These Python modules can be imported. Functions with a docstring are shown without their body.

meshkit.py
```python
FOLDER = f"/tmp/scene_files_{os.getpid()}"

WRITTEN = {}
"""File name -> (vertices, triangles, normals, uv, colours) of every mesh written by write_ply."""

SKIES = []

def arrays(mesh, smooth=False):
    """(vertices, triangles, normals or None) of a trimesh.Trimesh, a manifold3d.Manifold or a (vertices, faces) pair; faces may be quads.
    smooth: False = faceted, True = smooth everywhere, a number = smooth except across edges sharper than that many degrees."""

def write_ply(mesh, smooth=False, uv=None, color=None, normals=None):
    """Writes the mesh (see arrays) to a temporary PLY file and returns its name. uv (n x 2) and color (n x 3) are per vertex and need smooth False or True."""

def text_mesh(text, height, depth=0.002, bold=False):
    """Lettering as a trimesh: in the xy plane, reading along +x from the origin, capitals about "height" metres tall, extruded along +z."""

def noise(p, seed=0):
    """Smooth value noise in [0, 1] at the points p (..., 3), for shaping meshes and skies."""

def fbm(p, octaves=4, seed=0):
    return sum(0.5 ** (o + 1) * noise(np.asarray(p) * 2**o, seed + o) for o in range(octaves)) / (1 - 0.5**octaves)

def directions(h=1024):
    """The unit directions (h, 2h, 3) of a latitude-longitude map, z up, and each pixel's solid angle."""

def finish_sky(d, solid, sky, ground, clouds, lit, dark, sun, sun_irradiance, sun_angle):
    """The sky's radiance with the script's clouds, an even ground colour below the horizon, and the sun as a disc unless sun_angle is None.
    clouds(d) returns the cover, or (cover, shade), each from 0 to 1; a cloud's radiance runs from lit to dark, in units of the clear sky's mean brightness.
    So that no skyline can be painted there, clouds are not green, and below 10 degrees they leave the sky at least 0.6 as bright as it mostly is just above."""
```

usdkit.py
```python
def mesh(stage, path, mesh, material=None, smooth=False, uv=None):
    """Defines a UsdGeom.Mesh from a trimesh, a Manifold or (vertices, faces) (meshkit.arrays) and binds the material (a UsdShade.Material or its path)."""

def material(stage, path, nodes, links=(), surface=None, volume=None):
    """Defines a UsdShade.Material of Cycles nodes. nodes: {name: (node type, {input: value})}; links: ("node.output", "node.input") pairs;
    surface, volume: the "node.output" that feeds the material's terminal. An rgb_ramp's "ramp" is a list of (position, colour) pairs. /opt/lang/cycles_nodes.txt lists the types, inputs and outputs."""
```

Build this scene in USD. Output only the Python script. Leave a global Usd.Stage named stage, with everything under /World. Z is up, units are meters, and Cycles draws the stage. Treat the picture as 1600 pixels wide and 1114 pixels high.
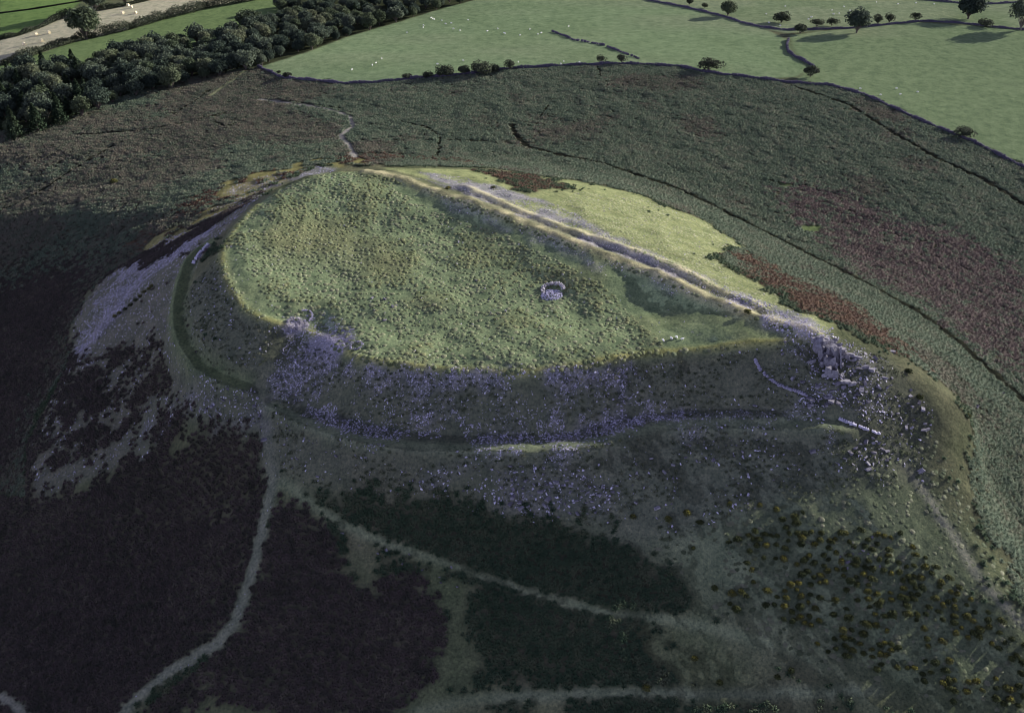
import math, random
import numpy as np, trimesh, usdkit, meshkit
import manifold3d as m3
from PIL import Image, ImageDraw
from pxr import Usd, UsdGeom, UsdLux, UsdShade, Gf, Sdf, Vt
from scipy.interpolate import RBFInterpolator
from scipy.ndimage import gaussian_filter, map_coordinates, distance_transform_edt, zoom as nzoom
from scipy.spatial import cKDTree

stage = Usd.Stage.CreateInMemory()
UsdGeom.SetStageUpAxis(stage, 'Z'); UsdGeom.SetStageMetersPerUnit(stage, 1.0)
UsdGeom.Xform.Define(stage, '/World')
rng = np.random.default_rng(7)

# ------------------------------------------------------------------ camera, sky, sun, exposure
CAM_Z, PITCH, FPX, W0, H0 = 141.0, math.radians(33.7), 1555.6, 1600.0, 1114.0
EXPOSURE = 1.95
SUN_AZ, SUN_EL = math.radians(57.0), math.radians(14.0)     # azimuth from +y towards +x
SUN_I, SKY_STRENGTH = 1.25, 0.078
cam = UsdGeom.Camera.Define(stage, '/World/camera')
cam.AddTranslateOp().Set((0, 0, CAM_Z)); cam.AddRotateXOp().Set(90 - math.degrees(PITCH))
cam.CreateHorizontalApertureAttr(36.0); cam.CreateFocalLengthAttr(35.0)
cam.CreateClippingRangeAttr((1.0, 20000.0)); cam.CreateExposureAttr(EXPOSURE)
SUN = np.array([math.sin(SUN_AZ)*math.cos(SUN_EL), math.cos(SUN_AZ)*math.cos(SUN_EL), math.sin(SUN_EL)])
sky = UsdLux.DomeLight.Define(stage, '/World/sky')
sky_mat = usdkit.material(stage, '/World/Looks/sky', {
    's': ('sky_texture', {'sky_type': 'single_scattering', 'sun_disc': False, 'sun_elevation': SUN_EL, 'sun_rotation': SUN_AZ,
                          'altitude': 400.0, 'air_density': 1.0, 'aerosol_density': 0.6, 'ozone_density': 3.0}),
    'g': ('rgb_to_bw', {}), 'v': ('mix', {'mix_type': 'multiply', 'fac': 1.0, 'color2': (1.06, 0.98, 1.62)}), 'm': ('mix', {'fac': .7}),   # unseen lilac veil added to the sky to turn the shade violet
    'b': ('background_shader', {'strength': SKY_STRENGTH})}, [('s.color', 'g.color'), ('g.val', 'v.color1'), ('s.color', 'm.color1'), ('v.color', 'm.color2'), ('m.color', 'b.color')], surface='b.background')
UsdShade.MaterialBindingAPI.Apply(sky.GetPrim()).Bind(sky_mat)
sun = UsdLux.DistantLight.Define(stage, '/World/sun')
sun.CreateNormalizeAttr(True); sun.CreateIntensityAttr(SUN_I); sun.CreateAngleAttr(0.5); sun.CreateColorAttr((1.0, 0.965, 0.90))
xa = np.cross([0, 0, 1], SUN); xa /= np.linalg.norm(xa); ya = np.cross(SUN, xa)
sun.AddTransformOp().Set(Gf.Matrix4d(*xa, 0, *ya, 0, *SUN, 0, 0, 0, 0, 1))

# ------------------------------------------------------------------ helpers
used = {}
def numbered(parent, name):
    k = (parent, name); n = used.get(k, -1) + 1; used[k] = n
    return f'{parent}/{name}' + (f'_{n:03d}' if n else '')
def tag(p, label=None, cat=None, group=None, kind=None):
    p = p.GetPrim() if hasattr(p, 'GetPrim') else p
    for k, v in (('label', label), ('category', cat), ('group', group), ('kind', kind)):
        if v: p.SetCustomDataByKey(k, v)
    return p
def obj(name, mesh, mat, parent=None, smooth=False, **t):
    par = '/World' if parent is None else str(parent.GetPath())
    m = usdkit.mesh(stage, numbered(par, name), mesh, mat, smooth=smooth)
    tag(m, **t); return m.GetPrim()
def thing(name, loc=(0, 0, 0), rz=0.0, scale=(1, 1, 1), **t):
    x = UsdGeom.Xform.Define(stage, numbered('/World', name))
    x.AddTranslateOp().Set(Gf.Vec3d(*map(float, loc))); x.AddRotateZOp().Set(float(math.degrees(rz))); x.AddScaleOp().Set(Gf.Vec3f(*map(float, scale)))
    return tag(x, **t)
def copy_of(root, loc, rz, scale, **t):
    r = thing(root.GetName().rstrip('0123456789').rstrip('_'), loc, rz, scale, **t)
    r.GetReferences().AddInternalReference(root.GetPath()); r.SetInstanceable(True); return r
class Kind:
    """a kind of thing: the first call builds it with its parts, later calls copy it"""
    def __init__(s, name, build): s.name, s.build, s.first = name, build, None
    def put(s, loc, rz=0, scale=(1, 1, 1), **t):
        if s.first is None:
            s.first = thing(s.name, loc, rz, scale, **t); s.build(s.first); return s.first
        return copy_of(s.first, loc, rz, scale, **t)
def cat(ms): return trimesh.util.concatenate(ms)
def instancer(name, protos, pos, scale, yaw=None, tilt=None, idx=None, **t):
    """a PointInstancer of small meshes: protos = [(mesh, material, smooth)]"""
    n = len(pos); path = numbered('/World', name)
    pi = UsdGeom.PointInstancer.Define(stage, path); tag(pi, kind='stuff', **t)
    r = np.random.default_rng(n + 3)
    for k, (m, mat, sm) in enumerate(protos):
        usdkit.mesh(stage, f'{path}/piece_{k:03d}', m, mat, smooth=sm); pi.CreatePrototypesRel().AddTarget(f'{path}/piece_{k:03d}')
    yaw = r.uniform(0, 2*np.pi, n) if yaw is None else yaw
    idx = r.integers(0, len(protos), n) if idx is None else idx
    q = np.stack([np.zeros(n), np.zeros(n), np.sin(yaw/2), np.cos(yaw/2)], 1)        # x y z w
    if tilt is not None:                                                          # tilt: vector normals to lean to
        z = tilt/np.linalg.norm(tilt, axis=1, keepdims=True)
        a = np.stack([-z[:, 1], z[:, 0], np.zeros(n), 1 + z[:, 2]], 1); a /= np.linalg.norm(a, axis=1, keepdims=True)
        ax, aw, bx, bw = a[:, :3], a[:, 3:], q[:, :3], q[:, 3:]
        q = np.hstack([aw*bx + bw*ax + np.cross(ax, bx), aw*bw - (ax*bx).sum(1, keepdims=True)])
    pi.CreatePositionsAttr(Vt.Vec3fArray.FromNumpy(np.asarray(pos, np.float32)))
    pi.CreateOrientationsAttr(Vt.QuathArray([Gf.Quath(float(w), float(x), float(y), float(z)) for x, y, z, w in q]))
    s = np.asarray(scale, float); s = np.repeat(s[:, None], 3, 1) if s.ndim == 1 else s
    pi.CreateScalesAttr(Vt.Vec3fArray.FromNumpy(s.astype(np.float32)))
    pi.CreateProtoIndicesAttr(Vt.IntArray.FromNumpy(np.asarray(idx, np.int32)))
    return pi.GetPrim()

# camera rays: a pixel of the 1600 x 1114 photograph to a ray in the world
CP, SP = math.cos(PITCH), math.sin(PITCH)
def rays(p):
    p = np.atleast_2d(np.asarray(p, float)); a, b = (p[:, 0] - W0/2)/FPX, (p[:, 1] - H0/2)/FPX
    return np.stack([a, CP - b*SP, -SP - b*CP], 1)
def at_z(px, py, z):
    d = rays([(px, py)])[0]; return np.array([0, 0, CAM_Z]) + d*((z - CAM_Z)/d[2])

# ------------------------------------------------------------------ terrain: heights at points surveyed along the lines of the hill fort
RIM = [(350,385,.4),(345,400,.4),(349,425,.2),(358,452,0),(380,482,-.5),(408,498,-1.2),(440,508,-2.0),(470,512,-3.0),(505,528,-3.6),(535,548,-1.8),(560,562,-.6),(600,569,0),(650,575,0),(700,578,0),(760,581,0),(820,583,0),(900,576,0),(960,563,.3),(1000,556,.5),(1050,551,.8),(1100,546,1.2),(1150,541,1.7),(1200,537,2.2),(1250,532,2.8),(1280,528,3.2)]
BACK = [(1280,522,3.5),(1230,508,3.1),(1180,495,2.7),(1140,479,2.5),(1100,463,2.3),(1050,438,2.2),(1000,418,2.2),(950,400,2.2),(900,381,2.2),(850,362,2.1),(800,341,2.0),(750,322,2.0),(700,306,2.0),(650,289,1.8),(610,276,1.5),(570,269,1.2),(530,269,1.0),(490,274,.9),(440,295,.8),(400,322,.6),(370,352,.5),(350,385,.4)]
TER = [(338,372,-3.5),(318,385,-5.5),(300,402,-6.5),(288,435,-7.5),(279,470,-8.2),(279,505,-8.6),(290,540,-9),(312,567,-9.4),(350,590,-9.8),(390,605,-10.2)]
TER2 = [(425,628,-11),(455,648,-10.8),(485,660,-10.6),(520,673,-10.4),(560,683,-10.2),(600,690,-10),(660,695,-9.8),(720,697,-9.6),(780,698,-9.5),(840,698,-9.4),(900,693,-9.3),(940,687,-9.1),(980,676,-8.8),(1030,665,-8.5),(1100,660,-8.2),(1160,660,-8.1),(1220,661,-8),(1280,662,-8),(1325,664,-8.4)]
FOOT = [(470,622,-10.5),(500,642,-10.6),(540,658,-10.5),(600,672,-10.3),(660,680,-10.1),(720,683,-9.9),(780,685,-9.7),(840,684,-9.6),(900,677,-9.4),(950,665,-9),(1000,652,-8.6),(1060,646,-8),(1130,645,-7.6),(1220,645,-7.2)]
LINES = [RIM, BACK, TER, TER2, FOOT,
 [(505,530,-3.6),(480,552,-5.4),(460,575,-7.2),(440,600,-9.2),(425,625,-11)],                      # entrance ramp
 [(425,628,-11),(428,680,-14.5),(432,740,-19),(418,800,-23.5),(400,870,-28.5),(375,950,-34),(340,1005,-38.5),(260,1052,-43),(190,1114,-48)],
 [(520,800,-21.5),(560,790,-20.5),(620,792,-20),(700,800,-19.8),(780,812,-20),(860,822,-20.4),(950,838,-21.2),(1010,870,-22.8),(1100,940,-26.8),(1200,980,-29),(1400,1020,-32),(1600,1060,-36)],
 [(480,850,-26),(600,920,-28.5),(720,920,-26.8),(860,940,-27),(960,965,-27.8)],
 [(100,1114,-53),(200,1114,-48),(400,1114,-44),(620,1114,-40),(820,1114,-38),(1100,1114,-36.5),(1400,1114,-37),(1600,1114,-39)],
 [(1400,560,-4),(1450,598,-8),(1490,625,-11.5),(1514,645,-14.5),(1518,690,-17),(1508,740,-19.5),(1525,810,-23.5),(1550,870,-26.5),(1600,955,-30)],
 [(1330,560,0),(1360,590,-3.2),(1400,650,-10),(1420,700,-14.5),(1440,760,-18.5),(1480,830,-23),(1540,920,-28)],
 [(1300,750,-15),(1300,850,-21.5),(1350,920,-26)], [(1100,760,-15.2),(1110,850,-21)],
 [(640,262,-3),(700,263,-4.5),(760,268,-6.5),(850,275,-9),(900,284,-11),(1000,305,-14),(1080,335,-15.5),(1140,368,-15.5),(1200,408,-15),(1300,462,-14),(1400,525,-12.5),(1450,570,-13)],
 [(560,244,-25),(640,247,-25),(700,248,-25),(850,256,-25),(1000,283,-26),(1100,318,-27),(1250,388,-27),(1400,468,-26),(1500,550,-28),(1590,640,-34)],
 [(1534,640,-28),(1600,620,-34),(1536,740,-32),(1560,810,-36),(1600,860,-39)],
 [(0,230,-42),(100,220,-40),(200,200,-39),(400,150,-36),(600,150,-31),(900,150,-30),(1200,200,-31),(1450,300,-33),(1600,330,-37)],
 [(430,110,-36),(700,112,-31),(960,100,-30),(1180,115,-31),(1400,170,-33),(1600,265,-37)],
 [(0,0,-62),(200,0,-60),(400,0,-54),(800,0,-43),(1200,0,-42),(1600,0,-47)], [(0,130,-50),(200,60,-53),(600,60,-40),(1000,50,-36),(1400,60,-38),(1600,60,-42)],
 [(500,252,-24.5),(430,272,-23.5),(380,298,-22),(330,332,-20.5),(270,365,-22)],
 [(230,392,-25),(165,430,-30),(120,500,-33.5),(105,578,-37.5),(50,700,-45),(40,760,-48)],
 [(300,240,-34),(100,300,-41),(0,330,-46),(200,330,-31)], [(0,450,-52),(0,600,-58),(0,800,-62),(0,1000,-62)],
 [(200,900,-50),(300,800,-36.5),(390,770,-25),(360,690,-19),(260,700,-29),(200,660,-33),(150,800,-45)], [(320,640,-15),(250,570,-22),(200,490,-23.5),(240,430,-18)], [(100,1000,-56),(250,980,-45)],
 [(600,480,-.8),(800,440,-.6),(860,455,-.5),(700,350,.0),(500,350,.0),(450,420,-.3),(900,500,-.6),(1050,500,-.2),(1000,470,-.2),(560,520,-1.2),(700,540,-.5)],
]
ctl = []
for L in LINES:
    P = np.array([at_z(*p) for p in L]); ctl.append(P)
    for a, b in zip(P[:-1], P[1:]):
        n = int(np.linalg.norm((b - a)[:2])//9)
        if 0 < n < 12: ctl.append(a + (b - a)*np.linspace(0, 1, n + 2)[1:-1, None])
bk = np.array([at_z(*p) for p in BACK[10:]])                                     # hidden ground behind the far rim falls away steeply
ctr = np.array([-10.0, 250.0])
out = bk[:, :2] - ctr; out /= np.linalg.norm(out, axis=1, keepdims=True)
for d_, z_ in ((14, -7.5), (30, -16.5)):
    ctl.append(np.column_stack([bk[5:10, :2] + out[5:10]*d_, bk[5:10, 2] + z_]))
ctl.append(np.array([[-420,90,-95],[-420,300,-85],[-420,600,-75],[420,90,-60],[420,300,-55],[420,600,-50],[0,60,-60],[-150,70,-78],[150,70,-52],[-400,960,-75],[0,960,-55],[400,960,-60]], float))
ctl = np.vstack(ctl)
_, keep = np.unique(np.round(ctl[:, :2]/1.5), axis=0, return_index=True); ctl = ctl[keep]
X0, X1, Y0, Y1, RES = -430.0, 430.0, 50.0, 970.0, 0.5
gx, gy = np.arange(X0, X1 + .1, 4.0), np.arange(Y0, Y1 + .1, 4.0)
GX, GY = np.meshgrid(gx, gy)
NX, NY = int((X1 - X0)/RES) + 1, int((Y1 - Y0)/RES) + 1
rbf = RBFInterpolator(ctl[:, :2], ctl[:, 2], kernel='linear', smoothing=0.02)
hc = rbf(np.column_stack([GX.ravel(), GY.ravel()])).reshape(GX.shape)
yy, xx = np.mgrid[0:NY, 0:NX]
Hgt = map_coordinates(hc, [yy*RES/4.0, xx*RES/4.0], order=1, mode='nearest')
fx, fy = np.arange(-170, 160.1, 1.0), np.arange(100, 420.1, 1.0)                  # the fort again at 1 m
FX, FY = np.meshgrid(fx, fy)
hf = rbf(np.column_stack([FX.ravel(), FY.ravel()])).reshape(FX.shape)
i0, j0 = int((100 - Y0)/RES), int((-170 - X0)/RES); ni, nj = 2*len(fy) - 1, 2*len(fx) - 1
sub = map_coordinates(hf, list(np.mgrid[0:ni, 0:nj]/2.0), order=1)
Hgt[i0:i0 + ni, j0:j0 + nj] = sub
Hgt = gaussian_filter(Hgt, 2.2)
def to_ij(x, y): return (np.asarray(y) - Y0)/RES, (np.asarray(x) - X0)/RES
def hz(x, y):
    i, j = to_ij(x, y); return map_coordinates(Hgt, [np.atleast_1d(i), np.atleast_1d(j)], order=1, mode='nearest')
def at(p):
    """where the rays through pixels p first meet the ground"""
    d = rays(p); n = len(d); t = np.full(n, 110.0); hit = np.zeros(n, bool)
    for _ in range(1400):
        P = d*t[:, None]; hit |= (P[:, 2] + CAM_Z) < hz(P[:, 0], P[:, 1])
        if hit.all(): break
        t[~hit] += 0.75
    lo, hi = t - 0.75, t.copy()
    for _ in range(14):
        mid = (lo + hi)/2; P = d*mid[:, None]; below = (P[:, 2] + CAM_Z) < hz(P[:, 0], P[:, 1])
        hi = np.where(below, mid, hi); lo = np.where(below, lo, mid)
    P = d*hi[:, None]; P[:, 2] += CAM_Z; return P
def dense(pts, step=8.0, closed=False):
    pts = [tuple(p[:2]) for p in pts] + ([tuple(pts[0][:2])] if closed else []); o = []
    for a, b in zip(pts[:-1], pts[1:]):
        n = max(1, int(math.dist(a, b)//step)); o += [(a[0] + (b[0] - a[0])*k/n, a[1] + (b[1] - a[1])*k/n) for k in range(n)]
    return o if closed else o + [pts[-1]]
def line3(pts, step=8.0): return at(dense(pts, step))
def resample(P, step):
    s = np.r_[0, np.cumsum(np.linalg.norm(np.diff(P[:, :2], axis=0), axis=1))]; t = np.arange(0, s[-1], step)
    x, y = np.interp(t, s, P[:, 0]), np.interp(t, s, P[:, 1]); return np.column_stack([x, y, hz(x, y)])
def area(*polys):
    im = Image.new('L', (NX, NY)); d = ImageDraw.Draw(im)
    for p in polys:
        P = at(dense(p, 8.0, True)); i, j = to_ij(P[:, 0], P[:, 1]); d.polygon(list(zip(j.tolist(), i.tolist())), fill=255)
    return np.asarray(im) > 127
def stroke(width, *lines):
    im = Image.new('L', (NX, NY)); d = ImageDraw.Draw(im)
    for L in lines:
        P = line3(L) if not isinstance(L, np.ndarray) else L
        i, j = to_ij(P[:, 0], P[:, 1]); d.line(list(zip(j.tolist(), i.tolist())), fill=255, width=max(1, int(round(width/RES))), joint='curve')
    return np.asarray(im) > 127
def near(L, reach=12.0):
    P = line3(L, 4.0); m = np.full((NY, NX), 99.0)
    i, j = to_ij(P[:, 0], P[:, 1]); pad = int(reach/RES) + 2
    a, b, c, e = max(0, int(i.min()) - pad), int(i.max()) + pad, max(0, int(j.min()) - pad), int(j.max()) + pad
    loc = np.ones((b - a, e - c), bool); s = stroke(RES, P)[a:b, c:e]; loc[:s.shape[0], :s.shape[1]] &= ~s
    dd = distance_transform_edt(loc)*RES; m[a:b, c:e] = dd[:min(b, NY) - a, :min(e, NX) - c]; return m

# the ledges of the ramparts are level shelves
def shelf(L, flat, fade, drop=0.0):
    P = np.array([at_z(*p) for p in L]); D = np.vstack([a + (b - a)*t for a, b in zip(P[:-1], P[1:]) for t in np.linspace(0, 1, 24)[:, None, None]] if False else [a + (b - a)*np.linspace(0, 1, 24)[:, None] for a, b in zip(P[:-1], P[1:])])
    a, b = to_ij(D[:, 0], D[:, 1]); pad = 24; i0_, i1_, j0_, j1_ = int(a.min()) - pad, int(a.max()) + pad, int(b.min()) - pad, int(b.max()) + pad
    q_ = np.column_stack([(xx[i0_:i1_, j0_:j1_]*RES + X0).ravel(), (yy[i0_:i1_, j0_:j1_]*RES + Y0).ravel()]); d, k = cKDTree(D[:, :2]).query(q_, distance_upper_bound=12); k = np.minimum(k, len(D) - 1)
    w = np.clip((fade - d)/(fade - flat), 0, 1); w = (w*w*(3 - 2*w)).reshape(i1_ - i0_, j1_ - j0_); Hgt[i0_:i1_, j0_:j1_] = Hgt[i0_:i1_, j0_:j1_]*(1 - w) + (D[k, 2].reshape(w.shape) - drop)*w
shelf(TER, 1.8, 4.2, .3); shelf(TER2, 1.5, 4.0, .1); shelf(FOOT[2:], 1.2, 3.4, .2)
# banks and ditches laid on the ground
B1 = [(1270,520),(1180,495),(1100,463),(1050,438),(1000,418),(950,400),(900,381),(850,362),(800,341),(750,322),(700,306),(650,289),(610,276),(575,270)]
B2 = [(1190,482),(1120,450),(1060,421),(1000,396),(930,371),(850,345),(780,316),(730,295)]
DITCH = [(1190,489),(1110,457),(1055,430),(1000,407),(940,385),(870,357),(800,330),(750,309)]
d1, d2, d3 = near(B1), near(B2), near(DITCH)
dr = near([(400,322),(370,352)] + [p[:2] for p in RIM])
lip = near([p[:2] for p in TER2])
dl = near([p[:2] for p in TER])
Hgt += 1.0*np.exp(-(d1/3.2)**2) + .8*np.exp(-(d2/2.3)**2) - .45*np.exp(-(d3/1.6)**2) + .55*np.exp(-(dr/1.6)**2) + .0*lip - .3*np.exp(-(dl/2.2)**2)
XY = np.stack([xx*RES + X0, yy*RES + Y0], -1)
def wnoise(scale, seed, octaves=3, a=1.0, b=1.0):
    s = 4; p = np.stack([XY[::s, ::s, 0]/scale*a, XY[::s, ::s, 1]/scale*b, np.zeros_like(XY[::s, ::s, 0])], -1)
    n = meshkit.fbm(p, octaves, seed); return nzoom(n, (NY/n.shape[0], NX/n.shape[1]), order=1)
N30, N12, N6 = wnoise(30, 1), wnoise(12, 2), wnoise(6, 3, 2)
relief = (N12 - .5)*1.0 + (N6 - .5)*.6; Hgt += relief; Hgt += np.exp(-(np.minimum(d1, d2)/4)**2)*(wnoise(3.5, 15, 2) - .5)*.9
hzgrad = np.gradient(gaussian_filter(Hgt, 2), RES)
def normals(x, y):
    i, j = to_ij(x, y); gy_, gx_ = (map_coordinates(g, [i, j], order=1, mode='nearest') for g in hzgrad)
    return np.stack([-gx_, -gy_, np.ones_like(gx_)], 1)

# ------------------------------------------------------------------ what covers the ground (areas on the map)
WALL_MAIN = [(403,106),(418,112),(440,122),(490,127),(540,132),(600,129),(640,124),(690,120),(740,116),(800,108),(850,105),(900,103),(960,101),(1010,102),(1060,105),(1110,115),(1180,123),(1240,131),(1300,135),(1350,149),(1400,172),(1440,190),(1480,207),(1520,223),(1560,243),(1604,266)]
EDGE = [(1604,960),(1572,890),(1534,815),(1512,742),(1522,690),(1518,640),(1485,612),(1440,575),(1400,545),(1330,496),(1270,465),(1200,440),(1140,412),(1128,400),(1160,385),(1105,347),(1000,303),(900,283),(760,262),(600,259),(500,257),(430,285),(340,335),(230,390),(165,430),(120,490),(105,575),(60,640),(40,700),(40,770),(-6,760)]
A_back = [(-150,760),(-150,225),(-6,205),(60,203),(130,178),(200,148),(300,121),(400,104)] + WALL_MAIN[1:] + [(1750,345),(1750,1010)] + EDGE
A_left = [(105,575),(150,560),(205,532),(240,545),(268,585),(298,640),(345,655),(400,640),(412,700),(424,770),(398,870),(372,950),(340,1003),(180,1120),(180,1200),(-150,1200),(-150,755),(40,775),(45,690)]
A_mid = [(440,758),(500,800),(528,850),(545,890),(560,920),(600,900),(650,890),(690,930),(705,990),(690,1060),(630,1120),(215,1120),(345,1012),(388,950),(408,880)]
A_dark = [(505,775),(560,765),(640,762),(700,775),(760,802),(870,806),(950,832),(1010,872),(1060,910),(1108,952),(1060,963),(960,952),(870,925),(760,885),(680,866),(600,842),(530,806)]
A_isle = [(722,922),(760,906),(860,938),(950,962),(1050,974),(1092,985),(1045,1010),(1040,1050),(900,1080),(780,1075),(740,1030),(728,970)]
A_foot = [(650,1120),(760,1097),(900,1090),(1100,1087),(1350,1090),(1460,1120)]
A_rust = [(1128,400),(1170,392),(1240,425),(1330,470),(1400,520),(1440,560),(1420,570),(1340,520),(1240,480),(1150,425)]
A_rust2 = [(735,266),(800,270),(890,288),(870,302),(820,296),(770,280)]
A_fern = [(1205,285),(1260,290),(1330,312),(1420,350),(1560,385),(1604,440),(1604,600),(1520,530),(1450,470),(1340,428),(1290,375),(1230,320)]
A_patch = [(350,525),(380,540),(400,570),(380,590)]
warp = lambda m, amp=4.0: map_coordinates(m.astype(np.float32), [yy + (N6 - .5)*amp*9 + (N12 - .5)*amp*6, xx + (wnoise(7, 9, 2) - .5)*amp*9], order=1) > .5
bracken = area(A_back, A_left, A_mid, A_dark, A_isle, A_foot)
rusty = area(A_rust, A_rust2)
streak = map_coordinates(wnoise(5.5, 21, 4, .8, .8), [yy + (xx - 400)*.0, xx], order=0) ; streak = .5*streak + .5*wnoise(14, 22, 3, .45, 1.0)
hillside = area([(430,285),(340,335),(230,390),(165,430),(120,490),(105,575),(45,700),(60,780),(200,720),(300,650),(345,655),(330,560),(270,470),(340,370)])
clear = area([(330,365),(345,385),(285,470),(292,560),(265,560),(240,543),(205,522),(150,556),(105,576),(128,500),(165,440),(230,395)])
bracken = warp(bracken | (hillside & (streak > .535) & ~clear) | (clear & (streak > .605)) | rusty, 2.5) & ~(hillside & (streak < .455) & area([(105,575),(45,700),(60,780),(200,730),(300,650),(330,640),(345,660),(400,690),(412,640),(300,600),(240,545)]))
bracken &= ~stroke(3, [(175,500),(215,465),(232,450)])
fort = area([p[:2] for p in RIM] + [p[:2] for p in BACK])
PATHS = {'main': [(418,622),(420,660),(424,700),(431,748),(416,810),(402,870),(389,920),(375,960),(345,1000),(300,1025),(260,1050),(225,1080),(185,1118)],
 'east': [(440,748),(480,780),(530,814),(600,846),(680,872),(760,900),(860,932),(950,956),(1050,968),(1130,984),(1230,1012),(1300,1045)],
 'foot': [(640,1116),(720,1094),(850,1084),(1000,1082),(1200,1084),(1380,1078)],
 'spur': [(1395,690),(1420,730),(1450,775),(1490,835),(1530,900),(1602,975)],
 'stream': [(405,155),(440,160),(480,165),(520,172),(548,183),(552,198),(534,212),(548,228),(556,246)],
 'corner': [(-4,1083),(20,1096),(45,1118)], 'lane': [(330,150),(352,135),(385,112),(400,105)]}
PW = {'main': 3.0, 'east': 2.0, 'foot': 1.8, 'spur': 2.4, 'stream': 3.0, 'corner': 2.4, 'lane': 2.6}
path_mask = {k: stroke(PW[k], v) for k, v in PATHS.items()}
GROOVES = [[(800,195),(806,212),(826,230),(880,243),(940,255),(1000,275),(1060,295),(1120,325),(1200,365),(1280,405),(1350,440),(1440,490),(1500,535),(1550,580),(1604,628)],
 [(1236,134),(1330,165),(1400,210),(1470,250),(1540,282),(1604,322)], [(-4,333),(60,302),(120,262),(180,226)], [(120,212),(220,205),(300,190),(360,175)],[(405,155),(470,160),(540,172)],
 [(270,180),(310,155),(330,140)], [(625,190),(670,200),(690,215),(685,245)], [(560,241),(610,240),(700,246)], [(700,220),(760,222),(810,226)], [(336,190),(355,198),(375,192)],[(934,103),(940,120)],[(845,185),(855,165)]]
groove = stroke(3.3, GROOVES[0]) | stroke(3.0, GROOVES[1]) | stroke(2.0, *GROOVES[2:])
grassy = area([(640,870),(700,885),(760,905),(730,925),(735,980),(760,1040),(790,1080),(700,1095),(640,1116),(600,1120),(680,1070),(702,1000),(690,930)])
dice0 = np.random.default_rng(78).uniform(size=(NY, NX)); frn = area(A_left, A_mid, A_dark, A_isle, A_foot) | hillside | area([(600,250),(900,270),(1020,290),(1180,370),(1320,450),(1460,560),(1540,640),(1530,760),(1604,950),(1560,960),(1490,740),(1490,650),(1400,560),(1280,480),(1120,420),(1100,360),(980,310),(760,275)])
gd = gaussian_filter(dice0, .9); gd = (gd - .5)/gd.std()*.16 + .5
edge_f = gaussian_filter(bracken.astype(np.float32), 7) + (N6 - .5)*.9 > gd
bracken = np.where(gaussian_filter(frn.astype(np.float32), 8) > .05, edge_f, bracken)
rough = area([(105,575),(45,690),(60,785),(200,745),(345,668),(330,640),(300,600),(240,543)])
bracken &= ~(rough & (wnoise(3.2, 61, 3)*.5 + streak*.5 + (gd - .5)*.25 < .475))
bracken &= ~stroke(11, [p[:2] for p in TER])
bracken &= ~(area([(640,870),(700,885),(760,905),(730,925),(735,980),(760,1040),(790,1080),(700,1095),(640,1116),(600,1120),(680,1070),(702,1000),(690,930)]) & (gd + (N6 - .5)*1.2 < .62))
bracken &= ~(area([(530,815),(600,848),(690,880),(690,905),(600,880),(570,905),(550,890)]) & (gd + (N6 - .5)*1.2 < .60))
mottle = area([(330,325),(350,285),(430,262),(500,248),(600,248),(560,262),(500,262),(440,285),(380,312),(320,350),(240,395),(215,385)]) & (wnoise(5, 71, 3)*.6 + .4*streak > .5)
bracken &= ~mottle
bracken &= ~(path_mask['main'] | path_mask['east'] | path_mask['foot'] | path_mask['stream'] | path_mask['corner'] | path_mask['lane'] | groove)
glade = area([(1250,352),(1285,352),(1280,362),(1255,362)], [(1215,285),(1240,290),(1225,296)])
bracken &= ~glade
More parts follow.
